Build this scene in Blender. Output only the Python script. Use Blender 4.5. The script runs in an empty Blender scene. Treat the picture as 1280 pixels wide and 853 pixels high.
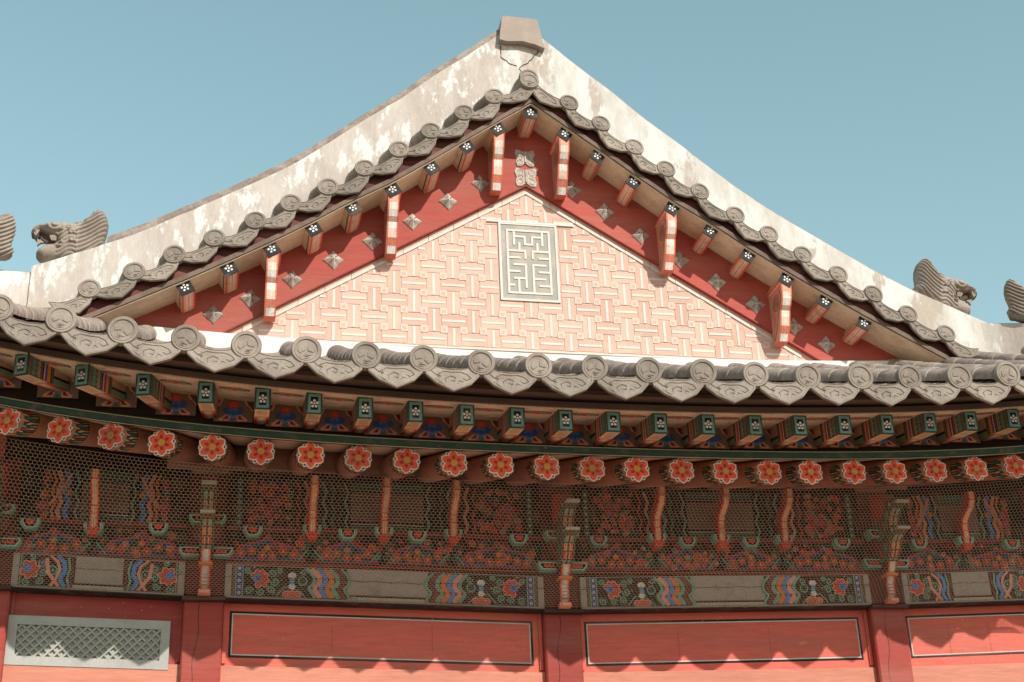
import bpy, math, random
import numpy as np
from mathutils import Vector, Matrix
random.seed(7)
R = math.radians
S = bpy.context.scene
COL = S.collection

# ------------------------------------------------------------ camera, sky, sun, exposure
cam_d = bpy.data.cameras.new('camera'); cam = bpy.data.objects.new('camera', cam_d); COL.objects.link(cam)
S.camera = cam
psi, th, rho = 0.2135, 0.4221, -0.0412
d = Vector((math.sin(psi)*math.cos(th), math.cos(psi)*math.cos(th), math.sin(th)))
r0 = Vector((math.cos(psi), -math.sin(psi), 0)); u0 = r0.cross(d)
rr = r0*math.cos(rho)+u0*math.sin(rho); uu = -r0*math.sin(rho)+u0*math.cos(rho)
cam.matrix_world = Matrix(((rr.x, uu.x, -d.x, -2.4916), (rr.y, uu.y, -d.y, -10.2), (rr.z, uu.z, -d.z, .7543), (0, 0, 0, 1)))
cam_d.sensor_width = 36; cam_d.lens = 1785/1280*36; cam_d.clip_end = 3000; cam_d.clip_start = .1

SUN = Vector((.425, -1, .753)).normalized()
elev = math.asin(SUN.z); azi = math.atan2(SUN.x, SUN.y)
w = bpy.data.worlds.new('World'); S.world = w; w.use_nodes = True
nt = w.node_tree; bg = nt.nodes['Background']
sky = nt.nodes.new('ShaderNodeTexSky'); sky.sky_type = 'NISHITA'; sky.sun_disc = False
sky.sun_elevation = elev; sky.sun_rotation = azi
sky.air_density = 1.6; sky.dust_density = .2; sky.ozone_density = 1.0; sky.altitude = 50
hs = nt.nodes.new('ShaderNodeHueSaturation'); hs.inputs['Saturation'].default_value = .85; hs.inputs['Hue'].default_value = .45
nt.links.new(sky.outputs[0], hs.inputs['Color']); nt.links.new(hs.outputs[0], bg.inputs[0]); bg.inputs[1].default_value = .116
sd = bpy.data.lights.new('sun', 'SUN'); sun = bpy.data.objects.new('sun', sd); COL.objects.link(sun)
sd.energy = 3.6; sd.angle = R(.5); sd.color = (1, .935, .865)
sun.rotation_euler = (-SUN).to_track_quat('-Z', 'Y').to_euler()
S.view_settings.view_transform = 'Standard'; S.view_settings.look = 'None'
S.view_settings.exposure = .45; S.view_settings.gamma = 1
S.render.engine = 'CYCLES'
S.cycles.max_bounces = 6; S.cycles.diffuse_bounces = 5

# ------------------------------------------------------------ materials
def srgb(r, g, b):
    f = lambda c: (c/255/12.92) if c <= 10 else ((c/255+.055)/1.055)**2.4
    return (f(r), f(g), f(b))
def mat(name, col=None, col2=None, scale=3, mix=.5, lo=.4, hi=.6, fine=60, fine_amt=.12, rough=.7, bump=.15, bscale=40,
        wear=None, wear_lo=.6, wear_hi=.63, wear_scale=5, grain=False, streak=False, tone=None):
    m = bpy.data.materials.new(name); m.use_nodes = True; n = m.node_tree.nodes; l = m.node_tree.links
    b = n['Principled BSDF']; b.inputs['Roughness'].default_value = rough; b.inputs['Specular IOR Level'].default_value = .3
    tc = n.new('ShaderNodeTexCoord'); mp = n.new('ShaderNodeMapping'); l.new(tc.outputs['Object'], mp.inputs[0])
    geo = n.new('ShaderNodeNewGeometry')
    oi = n.new('ShaderNodeObjectInfo')
    ad = n.new('ShaderNodeVectorMath'); ad.operation = 'ADD'
    l.new(geo.outputs['Position'], ad.inputs[0]); ad.inputs[1].default_value = (3, 7, 1)
    l.new(ad.outputs[0], mp.inputs[0])
    if streak: mp.inputs['Scale'].default_value = (1, 1, .36)
    if grain == 'x': mp.inputs['Scale'].default_value = (.12, 1, 1)
    if grain == 'z': mp.inputs['Scale'].default_value = (1, 1, .12)
    def noise(sc, det=5, rg=.6):
        t = n.new('ShaderNodeTexNoise'); t.inputs['Scale'].default_value = sc; t.inputs['Detail'].default_value = det
        t.inputs['Roughness'].default_value = rg; l.new(mp.outputs[0], t.inputs['Vector']); return t.outputs['Fac']
    def ramp(x, a, c):
        t = n.new('ShaderNodeMapRange'); t.inputs['From Min'].default_value = a; t.inputs['From Max'].default_value = c
        t.interpolation_type = 'SMOOTHSTEP'; l.new(x, t.inputs['Value']); return t.outputs[0]
    def mx(fac, a, c, mode='MIX'):
        t = n.new('ShaderNodeMix'); t.data_type = 'RGBA'; t.blend_type = mode
        for s_, v_ in ((t.inputs[0], fac), (t.inputs[6], a), (t.inputs[7], c)):
            if isinstance(v_, (int, float)): s_.default_value = v_
            elif isinstance(v_, tuple): s_.default_value = (*v_, 1)
            else: l.new(v_, s_)
        return t.outputs[2]
    if col is None:
        a = n.new('ShaderNodeAttribute'); a.attribute_name = 'Col'; base = a.outputs['Color']
    else: base = col
    if col2 is not None:
        f = ramp(noise(scale, 6), lo, hi)
        mm = n.new('ShaderNodeMath'); mm.operation = 'MULTIPLY'; l.new(f, mm.inputs[0]); mm.inputs[1].default_value = mix
        base = mx(mm.outputs[0], base, col2)
    if wear is not None:
        f = ramp(noise(wear_scale, 10, .7), wear_lo, wear_hi)
        base = mx(f, base, wear)
    fn = noise(fine, 6, .7)
    f2 = n.new('ShaderNodeMapRange'); f2.inputs['From Min'].default_value = .3; f2.inputs['From Max'].default_value = .7
    f2.inputs['To Min'].default_value = 1-fine_amt; f2.inputs['To Max'].default_value = 1+fine_amt; l.new(fn, f2.inputs['Value'])
    # a slow tone change, a little different on every piece
    f3 = n.new('ShaderNodeMapRange'); f3.inputs['To Min'].default_value = 1-(tone or fine_amt*.7); f3.inputs['To Max'].default_value = 1+(tone or fine_amt*.7)
    l.new(oi.outputs['Random'], f3.inputs['Value'])
    mu = n.new('ShaderNodeMath'); mu.operation = 'MULTIPLY'; l.new(f2.outputs[0], mu.inputs[0]); l.new(f3.outputs[0], mu.inputs[1])
    vm = n.new('ShaderNodeVectorMath'); vm.operation = 'SCALE'; l.new(mu.outputs[0], vm.inputs['Scale'])
    if isinstance(base, tuple): vm.inputs[0].default_value = base
    else: l.new(base, vm.inputs[0])
    l.new(vm.outputs[0], b.inputs['Base Color'])
    if bump:
        bp = n.new('ShaderNodeBump'); bp.inputs['Strength'].default_value = bump; bp.inputs['Distance'].default_value = .01
        l.new(noise(bscale, 8, .65), bp.inputs['Height']); l.new(bp.outputs[0], b.inputs['Normal'])
    return m
TILE = mat('tile_clay', (.232, .188, .152), (.31, .262, .215), 6, .7, fine=90, fine_amt=.16, rough=.85, bump=.35, bscale=80, wear=(.20, .165, .14), wear_lo=.60, wear_hi=.72, wear_scale=9, tone=.17)
TILE_B = mat('roof_tile_clay', (.22, .165, .135), (.33, .27, .225), 7, .8, fine=40, fine_amt=.22, rough=.85, bump=.4, bscale=60, wear=(.09, .07, .06), wear_lo=.58, wear_hi=.7, wear_scale=9)
PLASTER = mat('weathered_plaster', (.46, .39, .335), (.55, .49, .43), 3.5, .9, .35, .6, 25, .10, .9, .4, 40, wear=(.66, .64, .60), wear_lo=.515, wear_hi=.565, wear_scale=6.5, streak=True)
PLASTER_R = mat('white_plaster', (.60, .585, .545), (.50, .455, .40), 3.5, .9, .42, .6, 25, .08, .9, .4, 40, wear=(.42, .355, .295), wear_lo=.54, wear_hi=.60, wear_scale=3.6, streak=True)
LIME = mat('lime_plaster', (.68, .665, .63), (.62, .59, .545), 4, .5, fine=60, fine_amt=.04, rough=.9, bump=.1)
PINK = mat('gable_brick', None, (.66, .47, .38), 5, .30, .45, .62, 50, .06, .85, .2, 60)
RED = mat('red_paint', None, (.34, .13, .095), 5, .42, .42, .68, 45, .13, .7, .25, 55, grain='x', wear=(.58, .33, .25), wear_lo=.695, wear_hi=.74, wear_scale=11)
PAINT = mat('dancheong_paint', None, (.20, .14, .10), 9, .40, .48, .7, 70, .20, .65, .2, 60, wear=(.24, .17, .125), wear_lo=.63, wear_hi=.67, wear_scale=16)
WOOD = mat('bare_wood', (.76, .62, .46), (.62, .47, .33), 12, .7, .4, .65, 60, .15, .75, .25, 50, grain='x')
BROWN = mat('brown_wood', (.42, .21, .14), (.28, .13, .085), 6, .7, .4, .65, 60, .15, .75, .2, 50, grain='x')
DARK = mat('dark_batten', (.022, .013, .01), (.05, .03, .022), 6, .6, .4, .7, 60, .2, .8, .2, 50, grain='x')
METAL = mat('grey_iron', (.44, .39, .33), (.30, .25, .21), 25, .7, .4, .6, 90, .2, .6, .2, 60)
WIRE = mat('galvanised_wire', (.56, .39, .26), fine=20, fine_amt=.2, rough=.6, bump=0)
SAND = mat('courtyard_sand', (.255, .20, .145), (.20, .155, .11), 1.5, .6, fine=20, fine_amt=.12, rough=.95, bump=.3, bscale=20)
STONE = mat('granite', (.40, .37, .33), (.30, .28, .25), 4, .6, fine=120, fine_amt=.2, rough=.85, bump=.2)
LATT = mat('grey_paint', (.38, .38, .345), (.30, .295, .26), 5, .5, fine=60, fine_amt=.08, rough=.7, bump=.15)

# dancheong colours
cG = (.045, .17, .11); cGL = (.16, .40, .30); cGD = (.018, .06, .04); cK = (.008, .006, .005)
cR = (.62, .06, .032); cO = (.76, .22, .045); cP = (.80, .33, .22); cB = (.05, .10, .30); cBL = (.08, .27, .58)
cW = (.72, .68, .60); cC = (.62, .45, .30); cBR = (.21, .095, .06); cGY = (.385, .35, .305); cMR = (.20, .035, .028); cY = (.60, .36, .10)
cTQ = (.15, .28, .235)

# ------------------------------------------------------------ mesh builder
class MB:
    def __init__(s): s.v = []; s.f = []; s.c = []; s.m = []; s.T = Matrix.Identity(4)
    def add(s, vs, fs, col=(.5, .5, .5), m=0):
        n = len(s.v); T = s.T
        s.v += [tuple(T @ Vector(p)) for p in vs]
        for f in fs: s.f.append([i+n for i in f]); s.c.append(col); s.m.append(m)
    def box(s, x0, x1, y0, y1, z0, z1, col=(.5, .5, .5), m=0):
        vs = [(x, y, z) for x in (x0, x1) for y in (y0, y1) for z in (z0, z1)]
        s.add(vs, [(0, 1, 3, 2), (4, 6, 7, 5), (0, 4, 5, 1), (2, 3, 7, 6), (0, 2, 6, 4), (1, 5, 7, 3)], col, m)
    def prism(s, loop0, loop1, col=(.5, .5, .5), m=0, caps=True, capcol=None, sidecols=None):
        n = len(loop0); b = len(s.f)
        s.add(list(loop0)+list(loop1), [(i, (i+1) % n, n+(i+1) % n, n+i) for i in range(n)], col, m)
        if sidecols:
            for i, c in sidecols.items(): s.c[b+i] = c
        if caps:
            s.add(list(loop0), [tuple(range(n))][:1], capcol or col, m); s.add(list(loop1), [tuple(reversed(range(n)))], capcol or col, m)
    def loft(s, loops, col=(.5, .5, .5), m=0, closed=True, caps=True, colf=None):
        n = len(loops[0]); vs = [p for l in loops for p in l]; fs = []; k = n if closed else n-1
        for a in range(len(loops)-1):
            for i in range(k):
                j = (i+1) % n; fs.append((a*n+i, a*n+j, (a+1)*n+j, (a+1)*n+i))
        if caps and closed: fs += [tuple(reversed(range(n))), tuple(range((len(loops)-1)*n, len(loops)*n))]
        s.add(vs, fs, col, m)
    def tube(s, path, r, n=8, col=(.5, .5, .5), m=0, caps=True):
        P = [Vector(p) for p in path]; loops = []
        for i, p in enumerate(P):
            t = (P[min(i+1, len(P)-1)]-P[max(i-1, 0)]).normalized()
            a = t.cross(Vector((0, 0, 1)));
            if a.length < .1: a = t.cross(Vector((0, 1, 0)))
            a.normalize(); b = t.cross(a); rad = r[i] if isinstance(r, (list, tuple)) else r
            loops.append([tuple(p+a*rad*math.cos(2*math.pi*k/n)+b*rad*math.sin(2*math.pi*k/n)) for k in range(n)])
        s.loft(loops, col, m, True, caps)
    def build(s, name, mats, parent=None, smooth=False, auto=None):
        me = bpy.data.meshes.new(name); me.from_pydata(s.v, [], s.f)
        if not isinstance(mats, (list, tuple)): mats = [mats]
        for q in mats: me.materials.append(q)
        me.polygons.foreach_set('material_index', s.m)
        ca = me.color_attributes.new('Col', 'FLOAT_COLOR', 'CORNER')
        arr = np.ones((len(me.loops), 4), np.float32); tot = np.array([len(f) for f in s.f]); arr[:, :3] = np.repeat(np.array(s.c, np.float32), tot, axis=0)
        ca.data.foreach_set('color', arr.ravel())
        me.polygons.foreach_set('use_smooth', [bool(smooth)]*len(s.f))
        me.update()
        o = bpy.data.objects.new(name, me); COL.objects.link(o); o.parent = parent
        if smooth and auto:
            import bmesh
            bm = bmesh.new(); bm.from_mesh(me); bmesh.ops.remove_doubles(bm, verts=bm.verts, dist=1e-5)
            for e in bm.edges:
                if len(e.link_faces) == 2 and e.calc_face_angle(0) > auto: e.smooth = False
            bm.to_mesh(me); bm.free()
        return o

class Board:
    dim = 1.0
    """2-D painting on a plane: origin O, axes U, V, normal N; every layer sits 1.2 mm above the last"""
    def __init__(s, mb, O, U, V, N, lift=.0012): s.mb = mb; s.O = Vector(O); s.U = Vector(U); s.V = Vector(V); s.N = Vector(N); s.k = lift; s.clip = None; s.fn = None; s.n = 0
    def P(s, u, v, L):
        if s.fn: u, v = s.fn(u, v)
        if s.clip: u = min(max(u, s.clip[0]), s.clip[1]); v = min(max(v, s.clip[2]), s.clip[3])
        return tuple(s.O+s.U*u+s.V*v+s.N*(s.k*L))
    def poly(s, pts, col, L=1):
        s.n = (s.n+1) % 31; L += .028*s.n              # keeps overlapping strokes off one plane
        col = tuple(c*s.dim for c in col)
        s.mb.add([s.P(u, v, L) for u, v in pts], [tuple(range(len(pts)))], col)
    def rect(s, u0, u1, v0, v1, col, L=1): s.poly([(u0, v0), (u1, v0), (u1, v1), (u0, v1)], col, L)
    def disc(s, u, v, r, col, L=1, n=12, ry=None):
        ry = ry or r; s.poly([(u+r*math.cos(2*math.pi*k/n), v+ry*math.sin(2*math.pi*k/n)) for k in range(n)], col, L)
    def stroke(s, pts, w, col, L=1):
        pts = [Vector(p) for p in pts]; a = []; b = []
        for i, p in enumerate(pts):
            t = (pts[min(i+1, len(pts)-1)]-pts[max(i-1, 0)]).normalized(); n = Vector((-t.y, t.x))
            ww = w/2; a.append(p+n*ww); b.append(p-n*ww)
        for i in range(len(pts)-1): s.poly([a[i], a[i+1], b[i+1], b[i]], col, L)
    def ring(s, u, v, r, w, col, L=1, a0=0, a1=360, n=14):
        s.stroke([(u+r*math.cos(R(a0+(a1-a0)*k/n)), v+r*math.sin(R(a0+(a1-a0)*k/n))) for k in range(n+1)], w, col, L)
    def spiral(s, u, v, r, w, col, L=1, turns=1.5, a0=0, sgn=1, n=18):
        s.stroke([(u+r*(1-.85*k/n)*math.cos(R(a0)+sgn*turns*2*math.pi*k/n), v+r*(1-.85*k/n)*math.sin(R(a0)+sgn*turns*2*math.pi*k/n)) for k in range(n+1)], w, col, L)
    def petal(s, u, v, ang, ln, wd, col, L=1, pt=True):
        c, q = math.cos(R(ang)), math.sin(R(ang)); sh = [(0, 0), (.3, .42), (.62, .5), (.86, .3), (1, 0 if pt else .1), (.86, -.3), (.62, -.5), (.3, -.42)]
        s.poly([(u+a*ln*c-b*wd*q, v+a*ln*q+b*wd*c) for a, b in sh], col, L)

def dup(root, M=None, loc=None):
    r = root.copy(); COL.objects.link(r); r.parent = root.parent
    if M is not None: r.matrix_local = M
    if loc is not None: r.location = loc
    for ch in list(root.children):
        c = ch.copy(); COL.objects.link(c); c.parent = r
    return r
def tag(o, label=None, cat=None, group=None, kind=None):
    if label: o['label'] = label
    if cat: o['category'] = cat
    if group: o['group'] = group
    if kind: o['kind'] = kind
    return o

# ------------------------------------------------------------ curves of the building (metres; X along the facade, Y into it, Z up)
ease = lambda x, k: min(abs(x), 5.2)
ZE = lambda x: 4.418+.0062*ease(x, 0)**2+.0006*ease(x, 0)**4          # eave tile discs, Y -1.85
ZF = lambda x: 4.170+.0125*ease(x, 0)**2+.0003*ease(x, 0)**4          # flying rafter faces, Y -1.6
ZR = lambda x: 3.972+.0067*ease(x, 0)**2+.00046*ease(x, 0)**4         # rosettes, Y -1.15
def tab(xs, zs): return lambda x: float(np.interp(abs(x), xs, zs))
ZV = tab([0, .33, .61, .9, 1.18, 1.46, 1.77, 2.05, 2.34, 2.65, 2.95, 3.25, 3.57, 4.3], [8.04, 7.80, 7.605, 7.40, 7.185, 6.99, 6.78, 6.605, 6.425, 6.25, 6.08, 5.905, 5.74, 5.40])
ZT = tab([0, .25, .5, .8, 1.07, 1.39, 1.67, 1.81, 2.1, 2.37, 2.66, 2.95, 3.24, 3.5, 3.89, 4.19, 4.6], [8.87, 8.68, 8.46, 8.22, 7.97, 7.72, 7.48, 7.36, 7.14, 6.97, 6.79, 6.62, 6.45, 6.32, 6.155, 6.03, 5.88])
ZM = tab([0, .3, .58, .89, 1.22, 1.55, 1.87, 2.2, 2.53, 2.86, 3.5, 4], [7.75, 7.53, 7.325, 7.09, 6.85, 6.65, 6.43, 6.22, 6.025, 5.835, 5.49, 5.22])
ZB = tab([0, 2.59, 4.034, 5], [3.235, 3.30, 3.36, 3.40])               # underside of the frieze beam
COLX = [-4.034, -2.59, 0, 2.59, 4.034]
ROOF = lambda x, y: ZE(x)-.02+.40*(y+1.85)+.022*(y+1.85)**2            # line of the cover tiles up the slope

GZ = -.85
# ------------------------------------------------------------ ground
m = MB(); m.add([(-400, -400, GZ), (400, -400, GZ), (400, 400, GZ), (-400, 400, GZ)], [(0, 1, 2, 3)])
tag(m.build('ground', SAND), kind='structure')

hall = bpy.data.objects.new('palace_hall', None); COL.objects.link(hall); hall.location = (0, 0, 0)
tag(hall, 'old red timber palace hall with patterned pink gable, painted eaves and grey tiled roof', 'building')

m = MB(); m.box(-6.2, 6.2, -1.9, 8, GZ, GZ+.3); m.box(-6.0, 6.0, -1.5, 8, GZ+.3, GZ+.6)
m.build('stone_base', STONE, hall)

# ------------------------------------------------------------ wall: boards, columns
cWALL = (.60, .122, .085); cWALLD = (.30, .045, .038); cLOW = (.52, .20, .135)
def bay_panel(x0, x1, window=False):
    m = MB(); zc = lambda x: ZB(x); base = cWALLD if window else cWALL
    n = 8; xs = [x0+(x1-x0)*i/n for i in range(n+1)]
    led = lambda x: 2.80+(ZB(x)-3.235)*.75
    m.loft([[(x, .03, led(x)-.05), (x, .16, led(x)-.05), (x, .16, ZB(x)+.05), (x, .03, ZB(x)+.05)] for x in xs], base)
    # projecting lower rail and boards below
    m.loft([[(x, -.002, led(x)-.0), (x, .029, led(x)-.0+.004), (x, .029, 2.0), (x, -.002, 2.0)] for x in xs], cLOW)
    m.loft([[(x, .012, 1.99), (x, .15, 1.99), (x, .15, GZ+.6), (x, .012, GZ+.6)] for x in xs], cWALL)
    a, b = (x0+.055, x1-.08) if not window else (x0+.13, x1-.08)
    O = Board(m, (0, .03, 0), (1, 0, 0), (0, 0, 1), (0, -1, 0), .0015)
    if not window:
        zt = lambda x: ZB(x)-.055; zb = lambda x: ZB(x)-.385
        ring = lambda e: [[(a+e, zb(a)+e), (b-e, zb(b)+e), (b-e, zt(b)-e), (a+e, zt(a)-e)]]
        # sunk field with black and white lines
        for e0, e1, c in ((0, .016, cK), (.016, .025, (.52, .49, .44))):
            p = ring(e0)[0]; q = ring(e1)[0]
            for i in range(4):
                j = (i+1) % 4; O.poly([p[i], p[j], q[j], q[i]], c, 1)
        for s_ in (.33, .66): O.rect(a+(b-a)*s_-.0015, a+(b-a)*s_+.0015, zb(a)+.035, min(zt(a), zt(b))-.035, (.40, .08, .06), 1)
    # slim raised edge mouldings
    for xx in (x0+.012, x1-.037):
        m.box(xx, xx+.025, .012, .03, led(xx)+.02, ZB(xx), base)
    for i in range(46):                                  # chips and specks
        u = random.uniform(a, b); v = random.uniform(led(u)+.02, ZB(u)-.03); O.disc(u, v, random.uniform(.0015, .0035), (.7, .55, .42), 2, 6)
    return m.build('wall_panel', RED, hall)
for i in range(4):
    x0, x1 = COLX[i]+.13, COLX[i+1]-.13
    p = bay_panel(x0, x1, i == 0)
    if i == 0: p['label'] = 'dark red panel with the grey lattice vent'

# lattice vent in the left bay
wx0, wx1, wz0, wz1 = -3.895, -2.81, 2.85, 3.19
def sl(x): return (x-wx0)/(wx1-wx0)*-.035
f = MB(); t = .062
def fq(u0, u1, v0, v1, y0, y1, mb, col=(.5, .5, .5)):
    P = lambda u, y, v: (u, y, v+sl(u))
    vs = [P(x, y, z) for x in (u0, u1) for y in (y0, y1) for z in (v0, v1)]
    mb.add(vs, [(0, 1, 3, 2), (4, 6, 7, 5), (0, 4, 5, 1), (2, 3, 7, 6), (0, 2, 6, 4), (1, 5, 7, 3)], col)
fq(wx0, wx1, wz0, wz0+t, -.008, .029, f); fq(wx0, wx1, wz1-t, wz1, -.008, .029, f)
fq(wx0, wx0+t, wz0+t, wz1-t, -.0075, .029, f); fq(wx1-t, wx1, wz0+t, wz1-t, -.0075, .029, f)
win = f.build('lattice_vent', LATT, hall)
bk = MB(); fq(wx0+t, wx1-t, wz0+t, wz1-t, .022, .028, bk); bk.build('backing_board', mat('vent_backing', (.42, .40, .34), fine=50, fine_amt=.1), win)
lt = MB(); u0, u1, v0, v1 = wx0+t, wx1-t, wz0+t, wz1-t; sp = .062; H = v1-v0
for sg, yy in ((1, -.001), (-1, .004)):
    k = -8
    while k < 30:
        xa = u0+k*sp; pts = []
        # line x = xa + sg*(z-v0); clip to the opening
        za, zb2 = v0, v1; xs_ = xa if sg > 0 else xa; xe = xa+sg*H
        def clipx(xs_, zs_, xe, ze):
            T0, T1 = 0, 1; dx = xe-xs_
            for lim, s2 in ((u0, 1), (u1, -1)):
                q = (lim-xs_)/dx; ins0 = (xs_-lim)*s2 >= 0; ins1 = (xe-lim)*s2 >= 0
                if not ins0 and not ins1: return None
                if not ins0: T0 = max(T0, q)
                if not ins1: T1 = min(T1, q)
            return None if T1-T0 < .02 else ((xs_+dx*T0, zs_+(ze-zs_)*T0), (xs_+dx*T1, zs_+(ze-zs_)*T1))
        c = clipx(xs_, v0, xe, v1)
        if c:
            (xA, zA), (xB, zB) = c; wv = .0045
            lo = [(xA-wv, yy, zA+sl(xA)+wv*sg), (xA+wv, yy, zA+sl(xA)-wv*sg), (xB+wv, yy, zB+sl(xB)-wv*sg), (xB-wv, yy, zB+sl(xB)+wv*sg)]
            lt.prism([(a_, yy+.009, c_) for a_, b_, c_ in lo], lo)
        k += 1
lt.build('lattice', LATT, win)

# columns
for i, cx in enumerate(COLX):
    m = MB(); hw = .138; ch = .012; zt = 4.3; yf = -.062
    def ringz(z): return [(cx-hw+ch, yf, z), (cx+hw-ch, yf, z), (cx+hw, yf+ch, z), (cx+hw, .14, z), (cx-hw, .14, z), (cx-hw, yf+ch, z)]
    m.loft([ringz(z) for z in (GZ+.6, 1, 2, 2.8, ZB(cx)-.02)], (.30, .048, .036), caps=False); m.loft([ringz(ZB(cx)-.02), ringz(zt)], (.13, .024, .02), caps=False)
    m.box(cx-.150, cx+.150, -.125, -.02, ZB(cx)-.018, ZB(cx)+.008, (.03, .022, .018))
    # drying crack: a thin dark line wandering down the front, and a board joint
    pp = [(cx+.01*math.sin(k*.9+cx)-.02-.0035*k, ZB(cx)-.02-k*.05) for k in range(16)]
    for (a1, z1), (a2, z2) in zip(pp, pp[1:]):
        w_ = .0022; m.add([(a1-w_, yf-.001, z1), (a1+w_, yf-.001, z1), (a2+w_, yf-.001, z2), (a2-w_, yf-.001, z2)], [(0, 1, 2, 3)], (.04, .012, .01))
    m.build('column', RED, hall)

# backing wall behind brackets
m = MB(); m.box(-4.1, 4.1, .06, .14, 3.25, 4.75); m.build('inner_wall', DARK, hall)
m = MB()
for sx in (-1, 1): m.box(min(sx*4.05, sx*4.2), max(sx*4.05, sx*4.2), .03, 7.5, GZ+.6, 4.7, cWALL)
m.box(-4.1, 4.1, 7.4, 7.5, GZ+.6, 4.7, cWALL); m.build('side_wall', RED, hall)

# ------------------------------------------------------------ painted frieze beams
def chev(u0, sgn, w_, colr, B, L, H, outline=True):
    sh = [(1, -.015), (.85, .018), (.7, .04), (.55, .045), (.42, .028), (.34, .004), (.26, .012), (.12, .035), (0, .05)]
    if outline: B.stroke([(u0+sgn*o, v*H) for v, o in sh], w_*1.2, cK, L-1)
    B.stroke([(u0+sgn*o, v*H) for v, o in sh], w_, colr, L)
    if outline:
        B.ring(u0-sgn*w_*.25, .33*H, w_*.22, w_*.12, cK, L+1, 0, 300, 8)
def flower(B, u, v, r, L, c1=cR, c2=cP, cc=cY, n=6, a0=90):
    for k in range(n):
        B.petal(u, v, a0+360*k/n, r, r*.8, cP if c2 is None else c2, L); B.petal(u, v, a0+360*k/n, r*.86, r*.62, c1, L+1)
    B.disc(u, v, r*.28, cc, L+2, 10)
def frieze_motif(B, u, sg, H, rng, long=True):
    """painted end of a beam: starts at u, grows in direction sg; returns where it ends"""
    F = lambda x: u+sg*x
    def rc(a, b, c, L): B.rect(min(F(a), F(b)), max(F(a), F(b)), 0, H, c, L)
    rc(0, .045, cGY, 1); B.stroke([(F(0), .6*H), (F(.05), .6*H)], .004, cK, 3)
    if long:
        rc(.045, .86, cK, 1)
        rc(.052, .066, cBR, 2); rc(.07, .079, cGL, 2); rc(.082, .116, cB, 2); rc(.119, .128, cGL, 2)
        for k in range(5): B.disc(F(.099), H*(.1+.2*k), .011, cW, 3, 8); B.disc(F(.099), H*(.1+.2*k), .005, cMR, 4, 6)
        # lotus side view
        for k, (a, c) in enumerate(((150, cR), (110, cR), (70, cR), (30, cR), (-10, cR), (-50, cR), (-100, cR))):
            B.petal(F(.24), .58*H, a if sg > 0 else 180-a, .075, .05, cP, 2); B.petal(F(.24), .58*H, a if sg > 0 else 180-a, .068, .036, c, 3)
        B.disc(F(.225), .6*H, .032, cBL, 4); B.disc(F(.23), .58*H, .016, cB, 5)
        for (a, v, r) in ((.17, .18, .03), (.25, .16, .028), (.32, .22, .03), (.35, .5, .032), (.33, .78, .03), (.16, .82, .025), (.38, .88, .022)):
            B.disc(F(a), v*H, r*1.12, cGD, 2); B.spiral(F(a), v*H, r, .0085, cGL, 3, 1.4, rng.uniform(0, 360), sg)
        for (a, v) in ((.395, .55), (.3, .35), (.44, .12), (.53, .82), (.2, .95)): B.disc(F(a), v*H, .005, cW, 5, 6)
        for k in range(7):                                # white cloud and rosette
            pass
        B.disc(F(.47), .72*H, .032, cW, 3, 7, .026); B.disc(F(.47), .52*H, .02, cBL, 3, 8, .03); B.disc(F(.47), .36*H, .028, cW, 3, 5, .024)
        B.rect(F(.47)-.008, F(.47)+.008, .44*H, .58*H, cGL, 4)
        for a, rr_ in ((.43, .03), (.47, .035), (.51, .03)): B.disc(F(a), .1*H, rr_, cP, 3, 9); B.disc(F(a), .09*H, rr_*.75, cR, 4, 9); B.ring(F(a), .09*H, rr_*.4, .005, cP, 5)
        B.stroke([(F(.36), .05*H), (F(.42), .35*H), (F(.47), .3*H)], .009, cGL, 3); B.stroke([(F(.48), .3*H), (F(.53), .2*H), (F(.57), .0*H)], .009, cGL, 3)
        B.ring(F(.545), .55*H, .03, .01, cGL, 3); B.ring(F(.545), .55*H, .014, .006, cG, 3)
        B.spiral(F(.555), .82*H, .024, .008, cGL, 3, 1.2, 0, sg)
        u2 = .585
        for w_, c in ((.026, cGL), (.036, cP), (.036, cBL), (.038, cO), (.032, cGL), (.036, cMR), (.020, cGL)):
            chev(F(u2), sg, w_, c, B, 6, H); u2 += w_*.5+.0245
        end = u2-.005
        return end
    rc(.045, .42, cK, 1); rc(.052, .060, cGL, 2); rc(.064, .07, cBR, 2)
    for k in range(6):
        a = (120-k*55) if sg > 0 else 180-(120-k*55)
        B.petal(F(.115), .52*H, a, .075, .055, cP, 2); B.petal(F(.115), .52*H, a, .066, .042, cR, 3)
    B.disc(F(.10), .55*H, .03, cBL, 4); B.ring(F(.10), .58*H, .016, .005, cB, 5)
    for (a, v, r) in ((.1, .1, .028), (.19, .18, .028), (.2, .72, .03), (.205, .45, .028), (.13, .93, .022)):
        B.disc(F(a), v*H, r*1.12, cGD, 2); B.spiral(F(a), v*H, r, .009, cGL, 3, 1.3, rng.uniform(0, 360), sg)
    for (a, v) in ((.16, .3), (.23, .45), (.27, .52), (.12, .97), (.37, .22)): B.disc(F(a), v*H, .0055, cW, 6, 6)
    B.ring(F(.265), .52*H, .032, .01, cGL, 3); B.ring(F(.265), .52*H, .014, .007, cG, 3)
    B.stroke([(F(.225), .9*H), (F(.24), .45*H), (F(.275), .25*H), (F(.315), 0)], .026, cP, 4)
    B.stroke([(F(.25), 1*H), (F(.30), .8*H), (F(.318), .55*H), (F(.30), .3*H), (F(.26), 0)], .022, cP, 5)
    B.stroke([(F(.30), 1*H), (F(.345), .78*H), (F(.352), .5*H), (F(.325), .3*H), (F(.33), .18*H), (F(.355), 0)], .04, cK, 5)
    B.stroke([(F(.30), 1*H), (F(.345), .78*H), (F(.352), .5*H), (F(.325), .3*H), (F(.33), .18*H), (F(.355), 0)], .032, cBL, 6)
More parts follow.
